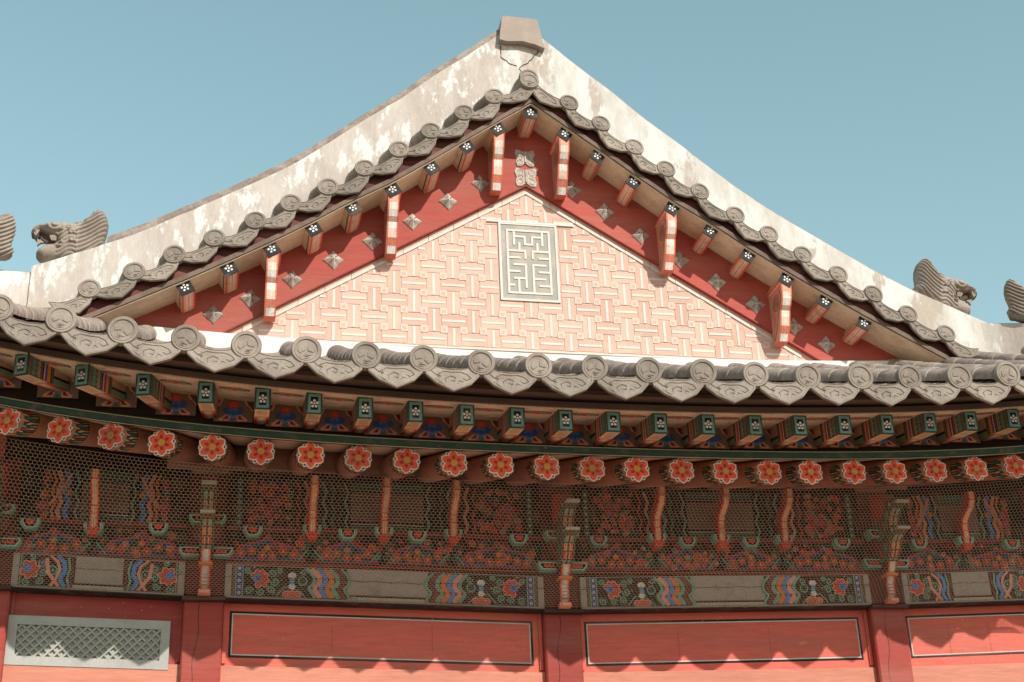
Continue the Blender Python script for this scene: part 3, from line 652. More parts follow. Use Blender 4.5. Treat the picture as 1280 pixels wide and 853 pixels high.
# ------------------------------------------------------------ roof tiles of the lower eave
def disc_mesh(name, Rr, parent, mt):
    """round end tile: raised rim, sunken field, two spread wings and small scrolls in relief; faces -Y"""
    m = MB(); n = 36; prof = [(.0, .002), (Rr*.70, .002), (Rr*.745, -.006), (Rr*.78, -.0065), (Rr*.80, -.003), (Rr*.94, -.004), (Rr, .004), (Rr, .04), (Rr*.9, .042)]
    loops = [[(q*math.cos(2*math.pi*k/n), y, q*math.sin(2*math.pi*k/n)) for k in range(n)] for q, y in prof[1:]]
    m.loft(loops, caps=False); m.add([(0, .002, 0)]+loops[0], [(0, 1+(k+1) % n, 1+k) for k in range(n)])
    m.add(loops[-1], [tuple(range(n))])
    def ridge(pts, w_, h_):
        pts = [Vector(p)*Rr for p in pts]; vs = []; fs = []
        for i, p in enumerate(pts):
            t_ = (pts[min(i+1, len(pts)-1)]-pts[max(i-1, 0)]).normalized(); nn = Vector((-t_.y, t_.x))*w_*Rr
            ta = 1 if 0 < i < len(pts)-1 else .3
            vs += [(p.x+nn.x*ta, .003, p.y+nn.y*ta), (p.x, .002-h_*ta, p.y), (p.x-nn.x*ta, .003, p.y-nn.y*ta)]
        for i in range(len(pts)-1):
            a = 3*i; fs += [(a, a+3, a+4, a+1), (a+1, a+4, a+5, a+2)]
        m.add(vs, fs)
    for sg in (-1, 1):
        w_ = [(.05, -.08), (.12, .2), (.3, .42), (.5, .38), (.6, .1), (.55, -.15), (.42, -.3)] if sg > 0 else [(-.08, -.02), (-.12, .25), (-.3, .42), (-.48, .3), (-.58, .05), (-.5, -.2)]
        c = Vector((sum(p[0] for p in w_)/len(w_), sum(p[1] for p in w_)/len(w_)))
        N = len(w_); vs = [(c.x*Rr, -.006, c.y*Rr)]+[(p[0]*Rr*.96+c.x*Rr*.04, -.003, p[1]*Rr*.96+c.y*Rr*.04) for p in w_]+[(p[0]*Rr*1.03, .003, p[1]*Rr*1.03) for p in w_]
        fs = [(0, 1+i, 1+(i+1) % N) for i in range(N)]+[(1+i, 1+N+i, 1+N+(i+1) % N, 1+(i+1) % N) for i in range(N)]
        m.add(vs, fs)
    for k in range(7): ridge([(-.3+.1*k, .48-.2*abs(k-3)*.1), (-.27+.1*k, .6-.2*abs(k-3)*.12)], .03, .005)
    ridge([(-.25, -.35), (-.1, -.5), (.1, -.42), (.3, -.45)], .035, .006); ridge([(-.15, -.3), (0, -.42), (.0, -.6)], .035, .006); ridge([(-.3, -.55), (-.1, -.62), (.15, -.58)], .03, .005)
    return m.build(name, mt, parent, smooth=True, auto=.7)
def drip_outline(W, s=1):
    top = [(-.5, .02), (-.36, -.075), (-.2, -.13), (0, -.15), (.2, -.13), (.36, -.075), (.5, .02)]
    bot = [(.475, -.265), (.33, -.42), (.02, -.56), (-.28, -.42), (-.455, -.265)]
    return [(x*W, z*W*s) for x, z in top+bot]
def drip_mesh(W, s, parent, mt, name='drip_tile'):
    m = MB(); lo = drip_outline(W, s); n = len(lo)
    c = (0, -.28*W*s); ins = [(c[0]+(x-c[0])*.93, c[1]+(z-c[1])*.90) for x, z in lo]
    vs = [(x, 0, z) for x, z in lo]+[(x, -.004, z) for x, z in ins]+[(x, .001, z*.995+c[1]*.005) for x, z in [(c[0]+(x-c[0])*.89, c[1]+(z-c[1])*.84) for x, z in lo]]+[(x, .022, z) for x, z in lo]
    fs = []
    for i in range(n):
        j = (i+1) % n; fs += [(i, j, n+j, n+i), (n+i, n+j, 2*n+j, 2*n+i), (j, i, 3*n+i, 3*n+j)]
    fs += [tuple(range(2*n, 3*n))[::-1], tuple(range(3*n, 4*n))]
    m.add(vs, fs)
    rg = random.Random(2)
    def ridge(pts, w_=.010, h_=.006):
        pts = [Vector((p[0]*W, p[1]*W*s)) for p in pts]; vs = []; f2 = []
        for i, p in enumerate(pts):
            t_ = (pts[min(i+1, len(pts)-1)]-pts[max(i-1, 0)]).normalized(); nn = Vector((-t_.y, t_.x))*w_*.5
            ta = 1 if 0 < i < len(pts)-1 else .3
            vs += [(p.x+nn.x*ta, .0015, p.y+nn.y*ta), (p.x, .001-h_*ta, p.y), (p.x-nn.x*ta, .0015, p.y-nn.y*ta)]
        for i in range(len(pts)-1):
            a = 3*i; f2 += [(a, a+3, a+4, a+1), (a+1, a+4, a+5, a+2)]
        m.add(vs, f2)
    # dragon-like scroll: a long curl, body arc and small marks
    ridge([(-.40, -.10), (-.36, -.2), (-.28, -.27), (-.2, -.30), (-.24, -.22)])
    ridge([(-.22, -.36), (-.25, -.26), (-.15, -.2), (0, -.21), (.15, -.2), (.27, -.24), (.33, -.31), (.25, -.35), (.18, -.31)])
    ridge([(-.1, -.42), (-.12, -.33), (-.03, -.28), (.06, -.31), (.04, -.38), (-.03, -.36)])
    ridge([(.1, -.42), (.12, -.36), (.2, -.39)]); ridge([(-.3, -.34), (-.2, -.41), (-.12, -.46)], .007); ridge([(.33, -.18), (.38, -.14), (.36, -.22)], .008)
    for k in range(9): u = -.18+.045*k; ridge([(u, -.25-.012*(k % 3)), (u+.025, -.275)], .008, .004)
    # tile body running back from the plate
    arc = [(-.5+k/10, -.13-.0+.0*k) for k in range(11)]
    lp = []
    for y, dz in ((.015, 0), (.16, .055), (.16, .068), (.015, .016)): pass
    o = m.build(name, mt, parent, smooth=False)
    return o
# cover tile rows
def row_mesh(Lr, parent):
    m = MB(); n = 14; rad = .083; loops = []
    y = .0; seg = .30; k0 = 0
    while y < Lr:
        e = min(y+seg, Lr)
        for yy, rd in ((y, rad), (y+.012, rad+.004), (e-.03, rad-.002), (e-.001, rad-.006)):
            z = .40*yy+.022*yy*yy
            loops.append([(rd*math.cos(math.pi*(k/(n-1))*1.12-.19), yy, z+rd*math.sin(math.pi*(k/(n-1))*1.12-.19)) for k in range(n)])
        y = e
    m.loft(loops, closed=False, caps=False)
    return m.build('round_tile_row', TILE_B, parent, smooth=True, auto=.6)
EX = [-.14+.3755*i for i in range(-15, 17)]
rows = {}
dm = None
tl = R(14)
Lkey = {}
for x in EX:
    yend = .5 if abs(x) < 4.0 else .45-(abs(x)-4.0)*1.15
    Lr = max(.3, round((yend+1.85)/.15)*.15)
    if Lr not in Lkey:
        o = row_mesh(Lr, hall); Lkey[Lr] = o.data
    else:
        o = bpy.data.objects.new('round_tile_row', Lkey[Lr]); COL.objects.link(o); o.parent = hall
    o.location = (x+random.uniform(-.005, .005), -1.84, ZE(x)-.012)
    if dm is None:
        dd = disc_mesh('end_disc', .0935, o, TILE); dm = dd.data
    else:
        dd = bpy.data.objects.new('end_disc', dm); COL.objects.link(dd); dd.parent = o
    dd.location = (0, -.022, .014+random.uniform(-.004, .004)); dd.rotation_euler = (R(3)+random.uniform(-.05, .05), random.uniform(-.35, .35), random.uniform(-.05, .05)); s_ = random.uniform(.965, 1.03); dd.scale = (s_, 1, s_)
dr = drip_mesh(.372, 1.05, hall, TILE); k = 0
for a, b in zip(EX, EX[1:]):
    c = (a+b)/2; M = Matrix.Translation((c+random.uniform(-.006, .006), -1.845, (ZE(a)+ZE(b))/2+.002+random.uniform(-.005, .005))) @ Matrix.Rotation(math.atan2(ZE(b)-ZE(a), b-a)*-1+random.uniform(-.04, .04), 4, 'Y') @ Matrix.Rotation(-R(8)+random.uniform(-.03, .03), 4, 'X')
    if k == 0: dr.matrix_local = M
    else: dup(dr, M=M)
    k += 1
# channel tiles between the rows: overlapping concave courses
m = MB()
for a, b in zip(EX, EX[1:]):
    c = (a+b)/2; hw = .17; yend = .5 if abs(c) < 4.0 else .45-(abs(c)-4)*1.15; y = -1.83; loops = []
    rg = random.Random(int(c*100))
    while y < yend:
        e = y+.115+rg.uniform(-.01, .01); jit = rg.uniform(-.004, .004)
        for yy, dz in ((y, .020+jit), (e-.002, -.006)):
            loops.append([(c+hw*(k/4-1), yy, ROOF(c, yy)+dz-.052+.048*(k/4-1)**2) for k in range(9)])
        y = e
    m.loft(loops, closed=False, caps=False)
m.build('channel_tiles', TILE_B, hall)
# roof body under the tiles
m = MB(); ys = np.linspace(-1.75, .6, 12)
for sgx, (xa, xb) in enumerate(((-5.8, 5.8),)):
    L = []
    for x in np.linspace(xa, xb, 40):
        ye = .6 if abs(x) < 4 else .5-(abs(x)-4)*1.15
        yy = np.array([-1.825, -1.76]+list(np.linspace(-1.7, ye, 9)))
        L.append([(x, y, ROOF(x, y)-(.052 if y < -1.8 else .085)) for y in yy]+[(x, y, max(ROOF(x, y)-.19, ZF(x)+.172, ZE(x)-.088)) for y in yy[::-1]])
    m.loft(L)
m.build('roof_bed', DARK, hall)
# side slopes of the roof going back from the hips, and the upper roof behind the gable
m = MB()
for sg in (-1, 1):
    L = []
    for y in np.linspace(-1.75, 8, 30):
        xe = 5.9; xs_ = max(4.0, min(5.85, 4.0+(.45-y)/1.15)) if y < .45 else 4.0
        if y > .45: xs_ = 3.2
        L.append([(sg*(xs_+(xe-xs_)*t_), y, ZE(5.2)-.05+.36*(xe-(xs_+(xe-xs_)*t_))) for t_ in np.linspace(0, 1, 9)])
    m.loft(L, closed=False, caps=False)
    L = []
    for y in np.linspace(.7, 8, 14): L.append([(sg*x, y, ZT(x)-.28) for x in np.linspace(0, 4.3, 16)])
    m.loft(L, closed=False, caps=False)
m.build('side_roof', TILE_B, hall)

# ------------------------------------------------------------ gable: lime band, pink fret wall
GY = .48
m = MB(); xs = np.linspace(-3.45, 3.45, 30)
m.loft([[(x, GY-.09, 5.0), (x, GY+.1, 5.0), (x, GY+.1, 5.52+.0085*x*x), (x, GY-.03, 5.525+.0085*x*x), (x, GY-.09, 5.518+.0085*x*x)] for x in xs])
m.build('lime_band', LIME, hall)
def tri_in(x, z, e): return z > 5.56+e and z < 7.17-.61*abs(x)-e*1.17
m = MB(); cPK = (.60, .385, .305); cPK2 = (.575, .355, .28); cWL = (.62, .55, .485)
lo = [(-2.9, 5.42), (2.9, 5.42), (0, 7.19)]
m.prism([(x, GY+.12, z) for x, z in lo], [(x, GY, z) for x, z in lo], cPK)
B = Board(m, (0, GY, 0), (1, 0, 0), (0, 0, 1), (0, -1, 0), .001)
def inside_key(x, z, e=0): return abs(x) < .252+e and 6.04-e < z < 6.795+e
def bar(u0, u1, v0, v1, col, h_):
    """raised piece of the relief"""
    m.box(u0, u1, GY-h_, GY+.001, v0, v1, col)
P0 = .167; z0 = 5.985
e_ = .085
def okpt(x, z): return z > 5.585 and z < 7.175-.61*abs(x)-e_*1.15 and not inside_key(x, z, .012)
def clip_line(x0, z0_, x1, z1):
    pts = [(x0+(x1-x0)*k/20, z0_+(z1-z0_)*k/20) for k in range(21)]; seg = [p for p in pts if okpt(*p)]
    if len(seg) < 3: return None
    return seg[0], seg[-1]
rgp = random.Random(11)
for i in range(-17, 18):
    for j in range(-4, 8):
        cx, cz = i*P0, z0+j*P0
        if not okpt(cx, cz) and not okpt(cx, cz-.08) and not okpt(cx+.08, cz) and not okpt(cx-.08, cz): continue
        hl, hp, lw = .102, .056, .0105
        V = (i+j) % 2 == 0; g = rgp.uniform(.88, 1.05); pc = tuple(c*g for c in (cPK if rgp.random() < .6 else cPK2))
        if V: s_ = clip_line(cx, cz-hl, cx, cz+hl)
        else: s_ = clip_line(cx-hl, cz, cx+hl, cz)
        if s_:
            (a, b), (c, d_) = s_
            if V: bar(cx-hp, cx+hp, b, d_, pc, .0035+rgp.uniform(0, .002)); bar(cx-lw, cx+lw, b+.002, d_-.002, cWL, .0078)
            else: bar(a, c, cz-hp+.0015, cz+hp-.0015, pc, .003+rgp.uniform(0, .002)); bar(a+.002, c-.002, cz-lw, cz+lw, cWL, .0073)
        qx, qz = cx+P0/2, cz+P0/2
        if okpt(qx-.03, qz) and okpt(qx+.03, qz+.03):
            bar(qx-.030, qx+.030, qz-.030, qz+.030, (.64, .48, .40), .0085)
            Bq = Board(m, (qx, GY-.0087, qz), (1, 0, 0), (0, 0, 1), (0, -1, 0), .0008)
            for k in range(4): Bq.petal(0, 0, 45+90*k, .022, .016, (.60, .36, .29), 1)
# edge border: pink margin, white line
for sg in (-1, 1):
    for k in range(12):
        xa, xb = 2.62*k/12, 2.62*(k+1)/12
        f1 = lambda x, o: 7.175-.61*x-o
        for o0, o1, c, y in ((.0, .058, (.60, .38, .30), .008), (.060, .088, cWL, .012)):
            q = [(sg*xa, f1(xa, o1)), (sg*(xb-.004), f1(xb, o1)), (sg*(xb-.004), f1(xb, o0)), (sg*xa, f1(xa, o0))]
            if sg < 0: q = q[::-1]
            if min(p[1] for p in q) > 5.52: m.prism([(x, GY+.001, z) for x, z in q], [(x, GY-y, z) for x, z in q], c)
m.box(-2.6, 2.6, GY-.016, GY+.001, 5.565, 5.58, cWL)
m.build('gable_wall', PINK, hall)
# grey key-fret tablet
m = MB(); kx0, kx1, kz0, kz1 = -.25, .25, 6.045, 6.78; cKG = (.33, .305, .265)
m.box(kx0, kx1, GY-.010, GY+.002, kz0, kz1, cKG)
K = lambda u, v: (kx0+(kx1-kx0)*u, kz1-(kz1-kz0)*v)
def kl(u0, v0, u1, v1, w_=.009):
    (a, b), (c, d_) = K(u0, v0), K(u1, v1)
    m.box(min(a, c)-w_, max(a, c)+w_, GY-.0155-random.uniform(0, .0015), GY-.0095, min(b, d_)-w_, max(b, d_)+w_, (.60, .575, .52))
for a in ((0, 0, 1, 0), (1, 0, 1, 1), (0, 1, 1, 1), (0, 0, 0, 1)): kl(*a, .010)
for a in ((.13, .09, .87, .09), (.87, .09, .87, .91), (.13, .91, .87, .91), (.13, .09, .13, .91),
          (.25, .09, .25, .27), (.26, .17, .44, .17), (.44, .17, .44, .27), (.44, .27, .57, .27), (.57, .17, .57, .27), (.57, .17, .75, .17), (.75, .09, .75, .27),
          (.34, .26, .34, .36), (.66, .26, .66, .36), (.14, .36, .44, .36), (.44, .36, .44, .45), (.57, .36, .87, .36), (.57, .36, .57, .45),
          (.14, .45, .33, .45), (.69, .45, .87, .45), (.24, .54, .44, .54), (.44, .54, .44, .83), (.57, .54, .78, .54), (.57, .54, .57, .91),
          (.14, .63, .32, .63), (.68, .63, .87, .63), (.24, .72, .44, .72), (.31, .72, .31, .91), (.57, .72, .77, .72), (.14, .81, .22, .81), (.68, .81, .87, .81)): kl(*a, .0095)
m.box(-.36, .42, GY-.0185, GY-.0165, 6.787, 6.803, (.68, .65, .585))
m.build('key_fret_tablet', PINK, hall)

# ------------------------------------------------------------ red bargeboards with studs
BY = .44
def stud():
    m = MB(); pts = []
    for k in range(16):
        a = 2*math.pi*k/16; r_ = .080 if k % 4 == 0 else (.050 if k % 2 == 0 else .058); pts.append((r_*math.cos(a), r_*math.sin(a)))
    m.add([(x, 0, z) for x, z in pts]+[(x*.92, -.010, z*.92) for x, z in pts]+[(0, -.050, 0)],
          [(i, (i+1) % 16, 16+(i+1) % 16, 16+i) for i in range(16)]+[(16+i, 16+(i+1) % 16, 32) for i in range(16)])
    for k in range(4):
        a = R(45+90*k)
        for r_ in (.022, .036): m.add([(r_*math.cos(a)+.0045*math.cos(b), -.052+r_*.62, r_*math.sin(a)+.0045*math.sin(b)) for b in [2*math.pi*q/6 for q in range(6)]], [tuple(range(6))], (.02, .02, .02), 1)
    return m
SX = [(.41, 7.145), (.70, 6.94), (1.015, 6.72), (1.355, 6.505), (1.68, 6.305), (2.015, 6.105), (2.35, 5.91), (2.635, 5.75)]
sm = None
for sg in (-1, 1):
    m = MB(); xs = [3.45*k/24 for k in range(25)]; L = []
    for x in xs:
        top = ZM(x)+.10; bot = 7.165-.61*x; bot = min(bot, top-.02)
        L.append([(sg*x, BY, bot), (sg*x, BY+.05, bot), (sg*x, BY+.05, top), (sg*x, BY, top)][::1 if sg > 0 else -1])
    m.loft(L, (.37, .068, .048))
    L = []
    for x in xs[:19]:
        bot = 7.163-.61*x; L.append([(sg*x, BY-.006, bot-.012), (sg*x, BY+.04, bot-.012), (sg*x, BY+.04, bot-.002), (sg*x, BY-.006, bot-.002)])
    m.loft(L, (.30, .04, .028))
    bb_ = m.build('bargeboard', RED, hall)
    for x, z in SX:
        if sm is None: o = stud().build('iron_stud', [METAL, DARK], bb_); sm = o.data
        else: o = bpy.data.objects.new('iron_stud', sm); COL.objects.link(o); o.parent = bb_
        o.location = (sg*x, BY, z); o.rotation_euler = (0, R(random.uniform(-4, 4)), 0); s_ = random.uniform(1.08, 1.2); o.scale = (s_, 1, s_)
# apex iron plates (butterfly shapes)
for z, s_, nm in ((7.235, .88, 'iron_plate'), (7.43, .78, 'iron_plate')):
    m = MB(); lo = [(0, -.07), (.05, -.11), (.10, -.11), (.115, -.06), (.10, 0), (.12, .06), (.105, .115), (.05, .10), (0, .085)]
    lo = lo+[(-x, z_) for x, z_ in lo[::-1][1:-1]]
    c = (0, 0); n = len(lo)
    m.add([(x*s_, 0, z_*s_) for x, z_ in lo]+[(x*s_*.93, -.012, z_*s_*.93) for x, z_ in lo], [(i, (i+1) % n, n+(i+1) % n, n+i) for i in range(n)]+[tuple(range(n, 2*n))])
    for sg in (-1, 1):
        for (u, v, r_) in ((.06, .055, .03), (.065, -.055, .028), (.055, 0, .02)):
            m.tube([(sg*(u+r_*math.cos(a))*s_, -.013, (v+r_*math.sin(a))*s_) for a in [R(20*k) for k in range(16)]], .004, 5)
    m.tube([(0, -.012, -.06*s_), (0, -.014, .08*s_)], .012, 6)
    o = m.build(nm, METAL, hall); o.location = (0, BY-.001, z)

# ------------------------------------------------------------ verge: soffit boards, little rafters, long brackets
for sg in (-1, 1):
    m = MB(); xs = [3.75*k/30 for k in range(31)]
    L = [[(sg*x, .10, ZM(x)+.035), (sg*x, BY+.0, ZM(x)+.055), (sg*x, BY+.0, ZM(x)+.09), (sg*x, .11, ZM(x)+.085)] for x in xs]
    m.loft(L); m.build('verge_soffit', WOOD, hall)
    m = MB(); L = [[(sg*x, .085, ZM(x)+.045), (sg*x, .112, ZM(x)+.04), (sg*x, .112, ZM(x)+.088), (sg*x, .085, ZM(x)+.088)] for x in xs]
    m.loft(L)
    m.build('verge_lip', mat('lip_brown', (.13, .085, .062), (.20, .14, .10), 8, .6, fine=60), hall)
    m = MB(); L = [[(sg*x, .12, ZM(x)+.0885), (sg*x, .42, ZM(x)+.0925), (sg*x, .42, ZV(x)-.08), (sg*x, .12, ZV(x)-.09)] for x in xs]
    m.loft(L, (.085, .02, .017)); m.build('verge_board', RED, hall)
def verge_rafter(long):
    """small square rafter, front at Y 0, running back; local Z is across the slope"""
    m = MB(); h = .058; Ln = .31
    m.loft([[(-h, y, -h), (h, y, -h), (h, y, h), (-h, y, h)] for y in (0, Ln)], (.66, .50, .36))
    # underside stripes
    def qb(x0, x1, y0, y1, c, L): m.add([(x0, y0, -h-.0012*L), (x1, y0, -h-.0012*L), (x1, y1, -h-.0012*L), (x0, y1, -h-.0012*L)], [(0, 1, 2, 3)], c)
    qb(-h, h, .002, Ln, (.66, .10, .06), 1); qb(-h*.72, h*.72, .002, Ln, (.74, .42, .30), 2); qb(-h*.4, h*.4, .002, Ln, (.78, .58, .44), 3); qb(-h*.05, h*.05, .002, Ln, (.7, .2, .1), 4)
    for sg in (-1, 1):
        x = sg*(h+.0012); m.add([(x, .02, -h*.55), (x, Ln, -h*.55), (x, Ln, -h*.35), (x, .02, -h*.35)], [(0, 1, 2, 3)], cK)
    o = m.build('verge_rafter', PAINT, hall)
    m = MB(); e = h+.001; m.prism([(-e, .004, -e), (e, .004, -e), (e, .004, e), (-e, .004, e)], [(-e, -.004, -e), (e, -.004, -e), (e, -.004, e), (-e, -.004, e)], cK)
    B = Board(m, (0, -.0045, 0), (1, 0, 0), (0, 0, 1), (0, -1, 0))
    for k in range(5): B.disc(.025*math.cos(R(90+72*k)), .025*math.sin(R(90+72*k)), .0092, (.78, .76, .72), 1, 8)
    B.disc(0, 0, .0085, (.78, .76, .72), 2, 8)
    m.build('rafter_face', PAINT, o)
    return o
vr = verge_rafter(False); MX = [0, .3, .58, .89, 1.22, 1.55, 1.87, 2.2, 2.53, 2.86]; first = True
for sg in (-1, 1):
    for i, x in enumerate(MX):
        if i == 0 and sg < 0: continue
        slp = 0 if i == 0 else math.atan2(ZM(x+.15)-ZM(x-.15), .3)*sg
        z = ZM(x)-.006-(.03 if i == 0 else 0)
        M = Matrix.Translation((sg*x, .13, z)) @ Matrix.Rotation(-slp, 4, 'Y')
        if first: vr.matrix_local = M; first = False
        else: dup(vr, M=M)
def long_bracket():
    m = MB(); w_ = .046
    fr = [(.0, -.02), (.004, -.09), (.018, -.15), (.05, -.20), (.085, -.235), (.10, -.29), (.125, -.36), (.165, -.42), (.20, -.475)]
    bk_ = [(.31, -.475), (.31, .0)]; lo = fr+bk_
    m.prism([(-w_, y, z) for y, z in lo], [(w_, y, z) for y, z in lo], (.66, .16, .10), capcol=(.62, .26, .17))
    cols = [cP, (.78, .60, .50), (.76, .70, .63), (.78, .42, .30), (.76, .68, .60), (.78, .55, .44), (.70, .22, .14), (.78, .72, .65)]
    for (a, b), c in zip(zip(fr, fr[1:]), cols):
        nrm = Vector((0, -abs(b[1]-a[1]), -abs(b[0]-a[0]))).normalized()
        for w2, cc, L in ((.034, c, 1), (.012, tuple(min(.8, q*1.1) for q in c), 2)):
            m.add([(-w2, a[0]+nrm.y*.0015*L, a[1]+nrm.z*.0015*L), (w2, a[0]+nrm.y*.0015*L, a[1]+nrm.z*.0015*L), (w2, b[0]+nrm.y*.0015*L, b[1]+nrm.z*.0015*L), (-w2, b[0]+nrm.y*.0015*L, b[1]+nrm.z*.0015*L)], [(0, 1, 2, 3)], cc)
    for sg in (-1, 1):
        B = Board(m, (sg*(w_+.0003), 0, 0), (0, 1, 0), (0, 0, 1), (sg, 0, 0))
        for r_ in (.07, .05, .03, .012): B.ring(.15, -.14, r_, .005, cK, 1)
        B.stroke([(.06, -.05), (.03, -.13), (.08, -.2), (.14, -.26), (.19, -.36), (.27, -.45)], .006, cK, 1); B.stroke([(.2, -.24), (.25, -.34), (.29, -.44)], .005, cK, 1)
    return m.build('verge_bracket', PAINT, hall)
lb = long_bracket(); first = True
for sg in (-1, 1):
    for x in (.3, 1.22, 2.2):
        loc = (sg*(x-.01), .135, ZM(x)-.03)
        if first: lb.location = loc; first = False
        else: dup(lb, loc=loc)

# ------------------------------------------------------------ verge tiles
VX = [(0, 8.04), (.33, 7.80), (.61, 7.605), (.895, 7.40), (1.178, 7.19), (1.46, 6.99), (1.77, 6.78), (2.055, 6.605), (2.34, 6.425), (2.65, 6.25), (2.95, 6.08), (3.255, 5.905), (3.57, 5.74), (3.86, 5.60)]
m = MB(); n = 16; rad = .072; loops = []
for y, r_ in ((0, rad), (.2, rad-.003), (.21, rad+.003), (.5, rad)):
    loops.append([(r_*math.cos(2*math.pi*k/n), y, y*.33+r_*math.sin(2*math.pi*k/n)) for k in range(n)])
m.loft(loops); vt = m.build('verge_tile', TILE, hall, smooth=True, auto=.6)
vd = disc_mesh('end_disc', .087, vt, TILE); vd.location = (0, -.012, 0); vd.rotation_euler = (-R(10), 0, 0)
first = True
VP = []
for sg in (-1, 1):
    for i, (x, z) in enumerate(VX):
        if i == 0 and sg > 0: continue
        if i == 13 : continue
        slp = 0 if i == 0 else math.atan2(ZV(x+.1)-ZV(x-.1), .2)*sg
        M = Matrix.Translation((sg*x+random.uniform(-.008, .008)-(.02 if i == 0 else 0), .06, z+random.uniform(-.006, .006))) @ Matrix.Rotation(-slp, 4, 'Y') @ Matrix.Rotation(random.uniform(-.03, .03), 4, 'X')
        if first: vt.matrix_local = M; first = False
        else: dup(vt, M=M)
dupt = dup(vt, M=Matrix.Translation((-.02, .045, 7.985)))            # the double tile at the peak
vdr = drip_mesh(.34, .95, hall, TILE, 'verge_drip_tile'); first = True
for sg in (-1, 1):
    for i, ((xa, za), (xb, zb)) in enumerate(zip(VX, VX[1:])):
        xm, zm = (xa+xb)/2, (za+zb)/2; Ld = math.hypot(xb-xa, zb-za); slp = math.atan2(zb-za, xb-xa)*sg
        M = Matrix.Translation((sg*xm, .055, zm+.005+random.uniform(-.005, .005))) @ Matrix.Rotation(-slp, 4, 'Y') @ Matrix.Rotation(-R(8)+random.uniform(-.03, .03), 4, 'X') @ Matrix.Diagonal((Ld/.34, 1, 1.0, 1))
        if first: vdr.matrix_local = M; first = False
        else: dup(vdr, M=M)
# channel tiles of the verge, one sheet each side
for sg in (-1, 1):
    m = MB(); L = []
    for (xa, za), (xb, zb) in zip(VX, VX[1:]):
        for k in range(7 if xb == VX[-1][0] else 6):
            t_ = k/6; x = xa+(xb-xa)*t_; z = za+(zb-za)*t_-.035-.045*math.sin(math.pi*t_)
            L.append([(sg*x, y, z+.33*(y-.06)) for y in (.06, .25, .5)]+[(sg*x, y, z+.33*(y-.06)-.02) for y in (.5, .25, .06)])
    m.loft(L); m.build('verge_channel_tiles', TILE_B, hall)

# ------------------------------------------------------------ plastered ridges
RY = .37
for sg in (-1, 1):
    m = MB(); xs = [(4.19 if sg > 0 else 4.06)*k/40 for k in range(41)]; L = []; rg = random.Random(4+sg)
    for x in xs:
        top = ZT(x)+rg.uniform(-.004, .004) if x > .05 else ZT(.05); bot = min(ZV(x)-.02, top-.3)
        if x > 3.5: bot = min(bot, 5.55)
        L.append([(sg*x, RY+rg.uniform(-.004, .004), bot), (sg*x, RY+.34, bot), (sg*x, RY+.34, top), (sg*x, RY+.03, top), (sg*x, RY+.004, top-.015)])
    m.loft(L); rdg = m.build('gable_ridge', PLASTER if sg < 0 else PLASTER_R, hall, smooth=True, auto=.5)
    m = MB(); x = .2; up = .048 if sg < 0 else .004; rg = random.Random(9)
    xe_ = 3.50 if sg < 0 else 4.05
    while x < xe_-.02:
        e = min(xe_, x+.30); L = []
        for xx, r_ in ((x, .97), (x+.012, 1.06), (e+.004, 1.0)):
            t = ZT(xx)+up-.055
            L.append([(sg*xx, RY+.17-.165*math.cos(math.pi*k/8)*1.0, t+(.012 if k in (0, 8) else .05)*r_+.035*math.sin(math.pi*k/8)*(1 if sg < 0 else .0)) for k in range(9)]+[(sg*xx, RY+.33, t-.02), (sg*xx, RY+.01, t-.02)])
        m.loft(L); x = e
    m.build('ridge_cap_tiles', TILE_B, rdg)
    # cracks in the plaster near the peak
    # hip ridge running out to the eave corner
    m = MB(); L = []; rg = random.Random(1)
    for k in range(22):
        t_ = k/21+0; X = 3.85+2.0*t_; Y = .60-2.28*t_**1.75; sl_ = 2.28*1.75*max(t_, .01)**.75/2.0; hn = math.hypot(1, sl_); top = 6.05-.12*t_+.006*math.sin(k*.7)-.72*t_*t_+.1*max(0, t_-.7); nx, ny = sl_/hn*.14, .14/hn
        bt = min(ROOF(min(X, 5.2), Y)-.12, top-.2)
        L.append([(sg*(X-nx), Y-ny, bt), (sg*(X+nx), Y+ny, bt), (sg*(X+nx), Y+ny, top), (sg*(X-nx), Y-ny, top)])
    m.loft(L); hp = m.build('hip_ridge', PLASTER, hall)
    m = MB(); L = []
    for k in range(22):
        t_ = k/21+0; X = 3.85+2.0*t_; Y = .60-2.28*t_**1.75; sl_ = 2.28*1.75*max(t_, .01)**.75/2.0; hn = math.hypot(1, sl_); top = 6.05-.12*t_+.006*math.sin(k*.7)-.72*t_*t_+.1*max(0, t_-.7)+.001; nx, ny = sl_/hn*.13, .13/hn
        L.append([(sg*(X+nx*c_), Y+ny*c_, top+h_) for c_, h_ in ((-1, 0), (-.8, .018), (0, .028), (.8, .018), (1, 0))])
    m.loft(L); m.build('ridge_cap_tiles', TILE_B, hp)
